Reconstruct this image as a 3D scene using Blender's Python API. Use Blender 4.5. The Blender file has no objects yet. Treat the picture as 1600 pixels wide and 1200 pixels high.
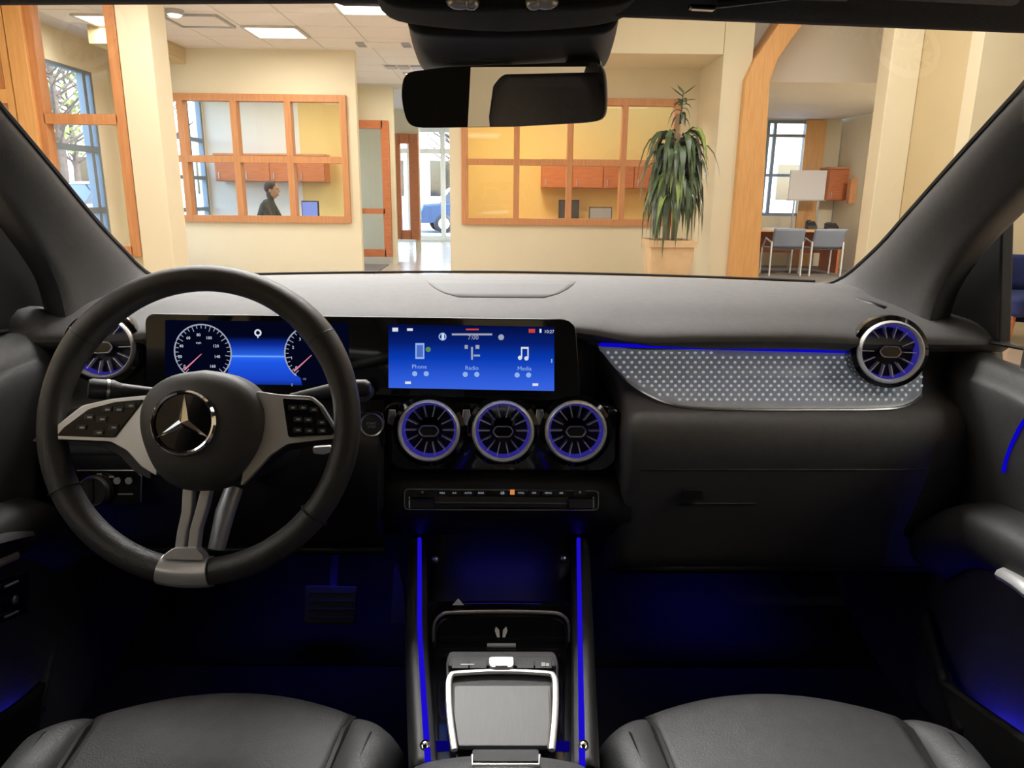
import bpy, bmesh, math, random
from mathutils import Vector, Matrix
random.seed(7)
SC = bpy.context.scene
COL = SC.collection
V = Vector
# ---------------------------------------------------------------- camera
FOC, PITCH, YAW, ROLL = 1150.0, 14.5, -0.75, 0.6          # focal length in pixels of the 1600x1200 frame
CAM = V((0, 0, 1.25))
ROT = (Matrix.Rotation(math.radians(YAW), 3, 'Z') @ Matrix.Rotation(math.radians(90 - PITCH), 3, 'X')
       @ Matrix.Rotation(math.radians(ROLL), 3, 'Z'))
cd = bpy.data.cameras.new('camera')
cd.sensor_width = 36; cd.lens = 36 * FOC / 1600; cd.clip_start = 0.02; cd.clip_end = 400
cam = bpy.data.objects.new('camera', cd); COL.objects.link(cam)
cam.matrix_world = Matrix.Translation(CAM) @ ROT.to_4x4()
SC.camera = cam
SC.view_settings.view_transform = 'Standard'; SC.view_settings.look = 'None'
SC.view_settings.gamma = 1; SC.view_settings.exposure = 0.0; SC.view_settings.use_curve_mapping = False
SC.cycles.max_bounces = 8; SC.cycles.transparent_max_bounces = 16
SC.cycles.diffuse_bounces = 4; SC.cycles.glossy_bounces = 4
SC.cycles.sample_clamp_indirect = 4.0
# ---------------------------------------------------------------- sky
w = bpy.data.worlds.new('sky'); SC.world = w; w.use_nodes = True
nt = w.node_tree; bg = nt.nodes['Background']
sk = nt.nodes.new('ShaderNodeTexSky'); sk.sky_type = 'NISHITA'; sk.sun_disc = False
sk.sun_elevation = math.radians(38); sk.sun_rotation = math.radians(120)
nt.links.new(sk.outputs[0], bg.inputs[0]); bg.inputs[1].default_value = 2.0
# ---------------------------------------------------------------- large unseen showroom lamps, added to light the car and the walls around it
def area(name, loc, sx, sy, power, col=(1, .96, .88), rot=(0, 0, 0), spread=None):
    d = bpy.data.lights.new(name, 'AREA'); d.shape = 'RECTANGLE'; d.size = sx; d.size_y = sy
    d.energy = power; d.color = col
    if spread: d.spread = math.radians(spread)
    o = bpy.data.objects.new(name, d); COL.objects.link(o); o.location = loc; o.rotation_euler = rot
    return o
WARM = (1, .94, .84)
area('fill_light_hood', (-0.82, 3.2, 2.90), 2.3, 1.8, 350, (1, .985, .96), spread=115)
area('fill_light_front', (2.6, 6.2, 3.65), 2.4, 2.0, 64, WARM)
area('fill_light_front_left', (-2.6, 5.6, 2.90), 1.8, 1.8, 34, WARM)
area('fill_light_rear', (-1.2, -3.2, 2.9), 2.0, 1.6, 28, (1, .95, .88))
area('fill_light_side', (3.2, -0.4, 3.6), 1.6, 3.0, 40, (1, .95, .88))
area('fill_light_side_left', (-3.0, 0.2, 2.9), 1.4, 3.0, 12, (1, .95, .88))
# ---------------------------------------------------------------- pixel -> place (the distance comes from what the thing stands on)
def ray(px, py): return ROT @ V(((px - 800) / FOC, -(py - 600) / FOC, -1.0))
def P(px, py, Y): d = ray(px, py); return CAM + d * (Y / d.y)
def PZ(px, py, Z): d = ray(px, py); return CAM + d * ((Z - CAM.z) / d.z)
def PX(px, py, X): d = ray(px, py); return CAM + d * (X / d.x)
def ZAT(X, Y, py):                                        # height at which the point above (X, Y) meets picture row py
    up = ROT.transposed()
    k = -(py - 600) / FOC
    a = up @ V((X, Y, -CAM.z)); b = up @ V((0, 0, 1))
    return (k * -a.z - a.y) / (b.y + k * b.z)
class Frame:
    def __init__(s, o, n, u=None):
        s.o = V(o); s.n = V(n).normalized()
        s.u = (V(u) if u else V((0, 0, 1)).cross(s.n)).normalized(); s.v = s.n.cross(s.u)
    def p(s, a, b, c=0): return s.o + s.u * a + s.v * b + s.n * c
    def px(s, x, y, c=0):
        d = ray(x, y); q = s.o + s.n * c
        return CAM + d * ((q - CAM).dot(s.n) / d.dot(s.n))
    def uv(s, x, y):
        q = s.px(x, y) - s.o
        return q.dot(s.u), q.dot(s.v)
# ---------------------------------------------------------------- mesh helpers
def cr(pts, n):                                            # Catmull-Rom through points, n steps per span
    out = []
    for i in range(len(pts) - 1):
        p0 = pts[max(i - 1, 0)]; p1 = pts[i]; p2 = pts[i + 1]; p3 = pts[min(i + 2, len(pts) - 1)]
        for k in range(n):
            t = k / n
            out.append(0.5 * ((2 * p1) + (p2 - p0) * t + (2 * p0 - 5 * p1 + 4 * p2 - p3) * t * t + (3 * p1 - p0 - 3 * p2 + p3) * t ** 3))
    out.append(pts[-1].copy())
    return out
def rounded(pts, r, n=4):
    out = []; m = len(pts)
    for i in range(m):
        c = pts[i]; a = pts[i - 1]; b = pts[(i + 1) % m]
        rr = r[i] if isinstance(r, (list, tuple)) else r
        ra = min(rr, (a - c).length * .48); rb = min(rr, (b - c).length * .48)
        if ra < 1e-6: out.append(c); continue
        pa = c + (a - c).normalized() * ra; pb = c + (b - c).normalized() * rb
        for k in range(n + 1):
            t = k / n; out.append(pa * (1 - t) ** 2 + c * 2 * t * (1 - t) + pb * t * t)
    return out
def orig(o):
    v = V((0, 0, 0))
    while o is not None: v += o.location; o = o.parent
    return v
class B:
    def __init__(s): s.v = []; s.f = []
    def add(s, vs, fs):
        k = len(s.v); s.v += [V(q) for q in vs]; s.f += [tuple(i + k for i in f) for f in fs]; return s
    def box(s, lo, hi):
        x0, y0, z0 = lo; x1, y1, z1 = hi
        return s.add([(x0,y0,z0),(x1,y0,z0),(x1,y1,z0),(x0,y1,z0),(x0,y0,z1),(x1,y0,z1),(x1,y1,z1),(x0,y1,z1)],
                     [(3,2,1,0),(4,5,6,7),(0,1,5,4),(1,2,6,5),(2,3,7,6),(3,0,4,7)])
    def hexa(s, a, b):                                     # two quads a (4 pts) and b (4 pts)
        return s.add(list(a) + list(b), [(3,2,1,0),(4,5,6,7),(0,1,5,4),(1,2,6,5),(2,3,7,6),(3,0,4,7)])
    def fbox(s, fr, a0, a1, b0, b1, c0, c1):
        return s.hexa([fr.p(a0,b0,c0), fr.p(a1,b0,c0), fr.p(a1,b1,c0), fr.p(a0,b1,c0)], [fr.p(a0,b0,c1), fr.p(a1,b0,c1), fr.p(a1,b1,c1), fr.p(a0,b1,c1)])
    def prism(s, pts, ext):
        n = len(pts); e = V(ext)
        return s.add(list(pts) + [q + e for q in pts], [tuple(range(n))[::-1], tuple(range(n, 2*n))] + [(i, (i+1) % n, n + (i+1) % n, n + i) for i in range(n)])
    def loft(s, rings, closed=True, caps=True):
        n = len(rings[0]); fs = []
        for j in range(len(rings) - 1):
            for i in range(n if closed else n - 1):
                k = (i + 1) % n; fs.append((j*n + i, j*n + k, (j+1)*n + k, (j+1)*n + i))
        if caps and closed: fs += [tuple(range(n))[::-1], tuple(range((len(rings)-1)*n, len(rings)*n))]
        return s.add([q for r in rings for q in r], fs)
    def tube(s, path, r, seg=8, closed=False, flat=1.0, up=None):
        m = len(path); rings = []; upv = V(up) if up else None
        for i, q in enumerate(path):
            a = path[i-1] if (closed or i) else q; b = path[(i+1) % m] if (closed or i < m-1) else q
            t = (b - a).normalized()
            ref = upv if upv else (V((0,0,1)) if abs(t.z) < .9 else V((0,1,0)))
            x = t.cross(ref).normalized(); y = x.cross(t)
            rr = r[i] if isinstance(r, (list, tuple)) else r
            rings.append([q + x * rr * math.cos(2*math.pi*k/seg) + y * rr * flat * math.sin(2*math.pi*k/seg) for k in range(seg)])
        if closed: rings.append(rings[0]); return s.loft(rings, True, False)
        return s.loft(rings)
    def lathe(s, fr, prof, seg=32, sx=1, sy=1):
        rings = [[fr.p(r*sx*math.cos(2*math.pi*k/seg), r*sy*math.sin(2*math.pi*k/seg), h) for k in range(seg)] for r, h in prof]
        return s.loft(rings, True, False)
    def ellipsoid(s, c, rx, ry, rz, n=12, m=8):
        c = V(c); rings = [[c + V((rx*math.sin(math.pi*j/m)*math.cos(2*math.pi*i/n), ry*math.sin(math.pi*j/m)*math.sin(2*math.pi*i/n), -rz*math.cos(math.pi*j/m))) for i in range(n)] for j in range(m+1)]
        return s.loft(rings, True, False)
    def patch(s, ctrl, nu=4, nv=4):                        # ctrl rows x cols of points, smooth both ways
        rows = [cr(r, nu) for r in ctrl]
        cols = [cr([r[i] for r in rows], nv) for i in range(len(rows[0]))]
        return s.sheet([[c[j] for c in cols] for j in range(len(cols[0]))])
    def sheet(s, g):
        n = len(g[0]); return s.add([q for r in g for q in r], [(j*n+i, j*n+i+1, (j+1)*n+i+1, (j+1)*n+i) for j in range(len(g)-1) for i in range(n-1)])
    def build(s, name, mat, parent=None, smooth=40, bevel=0, solid=0, off=0, subd=0, stuff=False):
        o0 = orig(parent) if parent else V((0,0,0))
        me = bpy.data.meshes.new(name); me.from_pydata([tuple(q - o0) for q in s.v], [], s.f)
        bm = bmesh.new(); bm.from_mesh(me); bmesh.ops.remove_doubles(bm, verts=bm.verts, dist=1e-6)
        bmesh.ops.recalc_face_normals(bm, faces=bm.faces); bm.to_mesh(me); bm.free()
        if smooth: me.shade_smooth(); me.set_sharp_from_angle(angle=math.radians(smooth))
        o = bpy.data.objects.new(name, me); COL.objects.link(o); me.materials.append(mat)
        if parent: o.parent = parent
        if solid: m = o.modifiers.new('thickness', 'SOLIDIFY'); m.thickness = solid; m.offset = off
        if bevel: m = o.modifiers.new('edge', 'BEVEL'); m.width = bevel; m.segments = 2; m.limit_method = 'ANGLE'; m.angle_limit = math.radians(40); m.harden_normals = True
        if subd: m = o.modifiers.new('round', 'SUBSURF'); m.levels = subd; m.render_levels = subd
        if stuff: o['kind'] = 'stuff'
        return o
def tag(o, label, cat, group=None):
    o['label'] = label; o['category'] = cat
    if group: o['group'] = group
    return o
def struct(o, label=None):
    o['kind'] = 'structure'
    if label: o['label'] = label
    return o
def thing(name, loc, label, cat, group=None):
    o = bpy.data.objects.new(name, None); COL.objects.link(o); o.location = loc; o.empty_display_size = .05
    bpy.context.view_layer.update()
    return tag(o, label, cat, group)
def sthing(name, loc, label=None):
    o = bpy.data.objects.new(name, None); COL.objects.link(o); o.location = loc
    return struct(o, label)
def share(src, name, delta, parent, scale=None):           # a copy that shares mesh data
    o = bpy.data.objects.new(name, src.data); COL.objects.link(o); o.parent = parent; o.location = delta
    if scale: o.scale = scale
    return o
def text(name, body, fr, a, b, h, mat, parent, c=0.0006, align='CENTER'):
    cu = bpy.data.curves.new(name, 'FONT'); cu.body = body; cu.size = h * 1.4; cu.align_x = align; cu.align_y = 'CENTER'; cu.resolution_u = 2
    t = bpy.data.objects.new(name, cu); COL.objects.link(t)
    me = bpy.data.meshes.new_from_object(t.evaluated_get(bpy.context.evaluated_depsgraph_get()))
    bpy.data.objects.remove(t); bpy.data.curves.remove(cu)
    o0 = orig(parent)
    for q in me.vertices: q.co = fr.p(a + q.co.x, b + q.co.y, c) - o0
    me.name = name; me.materials.clear(); me.materials.append(mat)
    o = bpy.data.objects.new(name, me); COL.objects.link(o); o.parent = parent
    return o
# ---------------------------------------------------------------- materials
def srgb(r, g, b):
    f = lambda c: (c/255/12.92) if c/255 <= .04045 else ((c/255 + .055)/1.055) ** 2.4
    return (f(r), f(g), f(b), 1)
def mat(name, col, rough=.5, metal=0, var=0, vscale=20, bump=0, bscale=200, spec=.5, coat=0, stretch=None, sheen=0):
    m = bpy.data.materials.new(name); m.use_nodes = True; t = m.node_tree; b = t.nodes['Principled BSDF']
    b.inputs['Base Color'].default_value = col; b.inputs['Roughness'].default_value = rough; b.inputs['Metallic'].default_value = metal
    b.inputs['Specular IOR Level'].default_value = spec; b.inputs['Coat Weight'].default_value = coat
    if sheen: b.inputs['Sheen Weight'].default_value = sheen; b.inputs['Sheen Roughness'].default_value = .4
    tc = t.nodes.new('ShaderNodeTexCoord'); mp = t.nodes.new('ShaderNodeMapping'); t.links.new(tc.outputs['Object'], mp.inputs[0])
    if stretch: mp.inputs['Scale'].default_value = stretch
    n = t.nodes.new('ShaderNodeTexNoise'); n.inputs['Scale'].default_value = vscale; n.inputs['Detail'].default_value = 4; t.links.new(mp.outputs[0], n.inputs[0])
    r = t.nodes.new('ShaderNodeValToRGB'); c = col
    r.color_ramp.elements[0].color = [max(0, q*(1-var)) for q in c[:3]] + [1]; r.color_ramp.elements[1].color = [min(1, q*(1+var)) for q in c[:3]] + [1]
    r.color_ramp.elements[0].position = .3; r.color_ramp.elements[1].position = .7
    t.links.new(n.outputs[0], r.inputs[0]); t.links.new(r.outputs[0], b.inputs['Base Color'])
    if bump:
        n2 = t.nodes.new('ShaderNodeTexNoise'); n2.inputs['Scale'].default_value = bscale; n2.inputs['Detail'].default_value = 3; t.links.new(tc.outputs['Object'], n2.inputs[0])
        bp = t.nodes.new('ShaderNodeBump'); bp.inputs['Strength'].default_value = bump; bp.inputs['Distance'].default_value = .002
        t.links.new(n2.outputs[0], bp.inputs['Height']); t.links.new(bp.outputs[0], b.inputs['Normal'])
    return m
def emit(name, col, s):
    m = bpy.data.materials.new(name); m.use_nodes = True; t = m.node_tree; t.nodes.remove(t.nodes['Principled BSDF'])
    e = t.nodes.new('ShaderNodeEmission'); e.inputs[0].default_value = col; e.inputs[1].default_value = s
    t.links.new(e.outputs[0], t.nodes['Material Output'].inputs[0]); return m
def screen(name, stops, z0, z1, s=1.0):                    # a display picture: vertical gradient of emitted light
    m = emit(name, (0, 0, 0, 1), s); t = m.node_tree; e = t.nodes['Emission']
    tc = t.nodes.new('ShaderNodeTexCoord'); sp = t.nodes.new('ShaderNodeSeparateXYZ'); mr = t.nodes.new('ShaderNodeMapRange')
    t.links.new(tc.outputs['Object'], sp.inputs[0]); t.links.new(sp.outputs[2], mr.inputs[0]); mr.inputs[1].default_value = z0; mr.inputs[2].default_value = z1
    r = t.nodes.new('ShaderNodeValToRGB'); t.links.new(mr.outputs[0], r.inputs[0]); t.links.new(r.outputs[0], e.inputs[0])
    while len(r.color_ramp.elements) < len(stops): r.color_ramp.elements.new(.5)
    for el, (p, c) in zip(r.color_ramp.elements, stops): el.position = p; el.color = c
    return m
def glass(name, refl=.06, tint=(1, 1, 1, 1), rough=0.0):
    m = bpy.data.materials.new(name); m.use_nodes = True; t = m.node_tree; t.nodes.remove(t.nodes['Principled BSDF'])
    a = t.nodes.new('ShaderNodeBsdfTransparent'); a.inputs[0].default_value = tint
    g = t.nodes.new('ShaderNodeBsdfGlossy'); g.inputs['Roughness'].default_value = rough
    f = t.nodes.new('ShaderNodeLayerWeight'); f.inputs[0].default_value = .25
    k = t.nodes.new('ShaderNodeMath'); k.operation = 'MULTIPLY_ADD'; k.inputs[1].default_value = refl * 4; k.inputs[2].default_value = refl * .5
    k.use_clamp = True
    x = t.nodes.new('ShaderNodeMixShader'); t.links.new(f.outputs[0], k.inputs[0]); t.links.new(k.outputs[0], x.inputs[0])
    t.links.new(a.outputs[0], x.inputs[1]); t.links.new(g.outputs[0], x.inputs[2]); t.links.new(x.outputs[0], t.nodes['Material Output'].inputs[0])
    return m
def wood(name, c1, c2, rough=.45, sc=(14, 14, 1.2)):
    m = mat(name, c1, rough); t = m.node_tree; b = t.nodes['Principled BSDF']
    r = [n for n in t.nodes if n.type == 'VALTORGB'][0]; r.color_ramp.elements[0].color = c1; r.color_ramp.elements[1].color = c2
    [n for n in t.nodes if n.type == 'MAPPING'][0].inputs['Scale'].default_value = sc
    n = [n for n in t.nodes if n.type == 'TEX_NOISE'][0]; n.inputs['Scale'].default_value = 3; n.inputs['Detail'].default_value = 6
    return m
M = {}
M['dash'] = mat('dash_leather', (.098, .096, .095, 1), .68, var=.06, vscale=60, bump=.25, bscale=900, spec=.28)
M['leather'] = mat('seat_leather', (.074, .075, .078, 1), .48, var=.08, vscale=60, bump=.35, bscale=500, spec=.5)
M['rim'] = mat('wheel_leather', (.050, .047, .044, 1), .42, var=.08, vscale=90, bump=.3, bscale=900, spec=.5)
M['hub'] = mat('airbag_cover', (.060, .056, .052, 1), .5, var=.05, vscale=90, bump=.2, bscale=1200)
M['black'] = mat('black_plastic', (.016, .016, .017, 1), .5, var=.1, vscale=80, bump=.15, bscale=900)
M['dark'] = mat('dark_trim', (.030, .030, .031, 1), .55, var=.1, vscale=80, bump=.2, bscale=700)
M['pillar'] = mat('pillar_trim', (.070, .071, .074, 1), .6, var=.08, vscale=120, bump=.2, bscale=900)
M['door'] = mat('door_trim', (.050, .050, .051, 1), .55, var=.08, vscale=80, bump=.25, bscale=800)
M['lining'] = mat('headliner_cloth', (.030, .030, .031, 1), .85, var=.2, vscale=300, bump=.3, bscale=1500)
M['visor'] = mat('visor_cloth', (.16, .155, .16, 1), .85, var=.15, vscale=300, bump=.3, bscale=1500)
M['carpet'] = mat('carpet', (.02, .02, .022, 1), .95, var=.4, vscale=500, bump=.6, bscale=1200)
M['gloss'] = mat('piano_black', (.006, .006, .007, 1), .08, coat=.5)
M['satin'] = mat('satin_silver', (.80, .795, .78, 1), .30, .55, var=.03, vscale=40)
M['chrome'] = mat('chrome', (.85, .85, .85, 1), .08, 1)
M['brushed'] = mat('brushed_silver', (.50, .50, .50, 1), .35, 1, var=.06, vscale=80)
M['trim'] = mat('trim_metal', (.40, .41, .42, 1), .42, .2, var=.08, vscale=60)
_b = M['trim'].node_tree.nodes['Principled BSDF']; _b.inputs['Emission Color'].default_value = (.8, .9, 1, 1); _b.inputs['Emission Strength'].default_value = .045   # faint backlight, added over the whole panel to brighten it
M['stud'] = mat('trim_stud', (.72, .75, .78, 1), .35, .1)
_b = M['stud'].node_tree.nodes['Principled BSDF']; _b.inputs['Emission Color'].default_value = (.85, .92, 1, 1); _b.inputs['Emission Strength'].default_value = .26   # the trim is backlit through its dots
M['grille'] = mat('speaker_mesh', (.040, .040, .040, 1), .6, var=.3, vscale=900, bump=.6, bscale=900)
M['stitch'] = mat('stitch_thread', (.12, .12, .12, 1), .7)
M['pad'] = mat('touchpad_grey', (.13, .13, .13, 1), .42, var=.06, vscale=20, stretch=(40, 2, 2))
M['blue'] = emit('blue_light_guide', (.018, .006, .95, 1), .62)
M['bluedim'] = emit('blue_slot_light', (.018, .006, .95, 1), .12)
M['blue_dash'] = emit('blue_light_line', (.004, .002, .62, 1), .8)
M['bluering'] = emit('blue_vent_light', (.05, .04, .50, 1), .42)
M['white'] = emit('display_white', (.85, .9, 1, 1), .8)
M['dimwhite'] = emit('display_dim_white', (.55, .6, .75, 1), .6)
M['lightblue'] = emit('display_light_blue', (.35, .55, 1, 1), .8)
M['pink'] = emit('display_needle', (1, .28, .42, 1), .8)
M['red'] = emit('display_red', (.75, .06, .05, 1), .8)
M['green'] = emit('display_green', (.15, .35, .12, 1), .7)
M['orange'] = emit('display_orange', (.8, .28, .08, 1), .8)
M['print'] = mat('printed_white', (.5, .5, .5, 1), .6)
M['mirror'] = mat('mirror_glass', (.92, .92, .92, 1), .0, 1)
M['wscreen'] = glass('windscreen_glass', .013)
M['glass'] = glass('office_glass', .075, (.97, .98, .97, 1))
M['cream'] = mat('cream_paint', srgb(229, 219, 190), .8, var=.02, vscale=2, bump=.05, bscale=120)
M['cream2'] = mat('pale_paint', srgb(226, 222, 212), .8, var=.02, vscale=2, bump=.05, bscale=120)
M['tan'] = mat('tan_paint_and_shade', srgb(204, 186, 146), .8, var=.03, vscale=2, bump=.05, bscale=120)
M['yellow'] = mat('yellow_paint_and_light', srgb(232, 200, 128), .8, var=.02, vscale=2)
M['tile'] = mat('ceiling_tile', srgb(232, 230, 228), .9, var=.03, vscale=60, bump=.3, bscale=300)
M['grid'] = mat('ceiling_grid', srgb(205, 203, 200), .7)
M['wood'] = wood('maple_frame', srgb(188, 126, 78), srgb(206, 146, 94))
M['woodlight'] = wood('maple_panel', srgb(216, 160, 94), srgb(228, 176, 112))
M['cherry'] = wood('cherry_cabinet', srgb(178, 98, 52), srgb(198, 118, 68), sc=(2, 14, 14))
M['floor'] = mat('showroom_tile', srgb(190, 170, 148), .25, var=.06, vscale=3, coat=.3)
M['carpet2'] = mat('office_carpet', srgb(112, 104, 98), .95, var=.2, vscale=60)
M['pave'] = mat('car_park_asphalt', srgb(165, 165, 168), .9, var=.1, vscale=3)
M['grass'] = mat('lawn', srgb(120, 140, 70), .95, var=.3, vscale=8)
M['lamp'] = emit('lamp_diffuser', (1, .97, .93, 1), 3.0)
M['bulb'] = emit('lamp_bulb', (1, .86, .6, 1), 6.0)
M['metal'] = mat('grey_metal', (.45, .46, .48, 1), .4, .6)
M['mullion'] = mat('window_mullion', srgb(120, 135, 150), .5, .3)
# ================================================================ SETTING: the building
CEIL = 2.98; HIGH = 3.75
def cells(b, axis, c0, c1, a0, a1, z0, z1, holes):         # wall slab at axis c0..c1 spanning a0..a1 with rectangular holes (a,a,z,z)
    xs = sorted({a0, a1} | {h for q in holes for h in q[:2] if a0 < h < a1}); zs = sorted({z0, z1} | {h for q in holes for h in q[2:] if z0 < h < z1})
    for i in range(len(xs) - 1):
        for j in range(len(zs) - 1):
            mx = (xs[i] + xs[i+1]) / 2; mz = (zs[j] + zs[j+1]) / 2
            if any(q[0] < mx < q[1] and q[2] < mz < q[3] for q in holes): continue
            if axis == 'Y': b.box((xs[i], c0, zs[j]), (xs[i+1], c1, zs[j+1]))
            else: b.box((c0, xs[i], zs[j]), (c1, xs[i+1], zs[j+1]))
    return b
def wall(name, axis, c0, c1, a0, a1, z0, z1, m, holes=()):
    return struct(cells(B(), axis, c0, c1, a0, a1, z0, z1, holes).build(name, m, smooth=0))
nwin = [0]
def glazing(axis, c, a, z, barm, w=.06, depth=.09, glassm=None, label=None, edge=None):
    """a framed window: frame bars and panes; a = list of bar centres along, z = list of bar centres up"""
    nwin[0] += 1; e = edge or w
    mk = (lambda p, q: ((p[0], c - depth/2, p[1]), (q[0], c + depth/2, q[1]))) if axis == 'Y' else (lambda p, q: ((c - depth/2, p[0], p[1]), (c + depth/2, q[0], q[1])))
    mid = ((a[0]+a[-1])/2, c) if axis == 'Y' else (c, (a[0]+a[-1])/2)
    r = sthing('window_%d' % nwin[0], (mid[0], mid[1], z[0]), label)
    bars = []
    for i, q in enumerate(a):
        ww = e if i in (0, len(a)-1) else w
        lo, hi = mk((q - ww/2, z[0] - e/2), (q + ww/2, z[-1] + e/2)); B().box(lo, hi).build('mullion' if 0 < i < len(a)-1 else 'frame_post', barm, r, smooth=0, bevel=.006)
    for j, q in enumerate(z):
        for i in range(len(a) - 1):
            ww = e if j in (0, len(z)-1) else w
            lo, hi = mk((a[i] + w*.4, q - ww/2), (a[i+1] - w*.4, q + ww/2)); B().box(lo, hi).build('rail' if 0 < j < len(z)-1 else 'frame_rail', barm, r, smooth=0)
    dd = .004
    for i in range(len(a)-1):
        for j in range(len(z)-1):
            p, q = (a[i] + w*.3, z[j] + w*.3), (a[i+1] - w*.3, z[j+1] - w*.3)
            pts = [(p[0], p[1]), (q[0], p[1]), (q[0], q[1]), (p[0], q[1])]
            B().add([V((u, c, v)) if axis == 'Y' else V((c, u, v)) for u, v in pts], [(0, 1, 2, 3)]).build('pane', glassm or M['glass'], r, smooth=0)
    return r
def X(px, Y, py=250): return P(px, py, Y).x
def Z(py, Y, px=600): return P(px, py, Y).z
# floor and ceilings
struct(B().box((-5.2, -6.2, -.1), (6.2, 13.95, 0)).build('floor', M['floor'], smooth=0))
struct(B().box((-5.2, 10.1, .0), (PZ(622, 405, 0).x, 13.25, .012)).build('floor_office', M['carpet2'], smooth=0), 'dark office carpet')
struct(B().box((1.2, 10.5, .0), (6, 13.9, .012)).build('floor_desk_room', M['carpet2'], smooth=0))
struct(B().box((-5.2, -6.2, CEIL), (.45, 13.5, CEIL + .1)).build('ceiling', M['grid'], smooth=0))
ceil = bpy.data.objects['ceiling']
struct(B().box((.45, -6.2, HIGH), (6.2, 14.0, HIGH + .1)).build('ceiling_high', M['cream2'], smooth=0))
struct(B().box((.35, -6.2, CEIL), (.45, 9, HIGH)).build('trim_ceiling_step', M['cream2'], smooth=0))
# ceiling tiles, lit panels on the same grid
L1 = PZ(432, 48, CEIL); T = .61
light_cells = {(0, 0): 'a', (2, -2): 'b'}
tile0 = None
for i in range(-3, 7):
    for j in range(-4, 8):
        x = L1.x + i*T; y = L1.y + j*T
        if x > .1 or x < -4.9 or y > 13.2: continue
        if (i, j) in light_cells: continue
        if tile0 is None:
            tile0 = B().box((x - .298, y - .298, CEIL - .008), (x + .298, y + .298, CEIL)).build('ceiling_tile', M['tile'], ceil, smooth=0, bevel=.004); bx, by = x, y
        else: share(tile0, 'ceiling_tile', (x - bx, y - by, 0), ceil)
def troffer(x, y, z, sx, sy, label, group=None):
    t = thing('ceiling_light', (x, y, z), label, 'light', group)
    b = B()
    for s in (-1, 1):
        b.box((x - sx/2, y + s*sy/2 - .015, z - .03), (x + sx/2, y + s*sy/2 + .015, z)); b.box((x + s*sx/2 - .015, y - sy/2, z - .03), (x + s*sx/2 + .015, y + sy/2, z))
    b.build('frame', M['grid'], t, smooth=0)
    B().box((x - sx/2 + .015, y - sy/2 + .015, z - .02), (x + sx/2 - .015, y + sy/2 - .015, z - .008)).build('diffuser', M['lamp'], t, smooth=0)
    return t
troffer(L1.x, L1.y, CEIL, .58, .58, 'square lit ceiling panel above the window with the seated person')
troffer(L1.x + 2*T, L1.y - 2*T, CEIL, .58, .58, 'square lit ceiling panel beside the roof console, next to the round diffuser')
area('office_panel_light', (L1.x, L1.y, CEIL - .05), .55, .55, 24, (1, .94, .84))
area('office_panel_light_near', (L1.x + 2*T, L1.y - 2*T, CEIL - .05), .55, .55, 24, (1, .94, .84))
for n_, x, y, z, sx, sy in (('hood', -.82, 3.2, CEIL, 2.4, 1.9), ('front', 2.6, 6.2, HIGH, 2.5, 2.1), ('a', -2.6, 5.6, CEIL, 1.9, 1.9), ('b', -.3 - .9, -3.2, CEIL, 2.2, 1.7), ('c', 3.2, -.4, HIGH, 1.7, 3.1), ('d', -3.0, .2, CEIL, 1.5, 3.1)):  # fittings for the unseen lamps added over the showroom
    troffer(x, y, z, sx, sy, {'hood': 'large unseen ceiling light added above the bonnet', 'front': 'large unseen ceiling light added before the arch', 'a': 'large unseen ceiling light added before the wood-framed window', 'b': 'large unseen ceiling light added behind the car', 'c': 'large unseen ceiling light added at the passenger side', 'd': 'large unseen ceiling light added at the driver side'}[n_])
# walls of the showroom
EX = -5.0                                                  # the glazed outside wall on the left
YA, YB, YC = 7.0, 10.0, 13.3
wall('wall_left', 'X', EX - .15, EX, -6.2, 7.2, 0, CEIL, M['cream'])
wall('wall_right', 'X', 6.0, 6.15, -6.2, 14, 0, HIGH, M['cream'])
wall('wall_rear', 'Y', -6.2, -6.05, -5.15, 6.15, 0, HIGH, M['cream'])
# outside wall along the offices, with tall windows
ow = [(8.45, 9.62, .45, 2.62), (10.2, 12.95, .1, 2.75), (14.6, 19.6, .1, 2.7)]
wall('wall_outside_left', 'X', EX - .15, EX, 7.2, 20.4, 0, CEIL + .1, M['cream'], ow)
glazing('X', EX - .05, [8.45, 9.45, 9.62], [.45, 1.0, 1.72, 2.62], M['mullion'], .07, .08, M['glass'], 'tall outside window behind the wood-framed glazing')
glazing('X', EX - .05, [10.22, 10.75, 11.3, 11.85, 12.4, 12.93], [.1, .95, 1.45, 2.05, 2.75], M['mullion'], .06, .08, M['glass'], 'tall outside window of the office with the seated person')
glazing('X', EX - .05, [14.6, 16, 17.4, 18.6, 19.6], [.1, 1.0, 2.7], M['mullion'], .06, .08)
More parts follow.
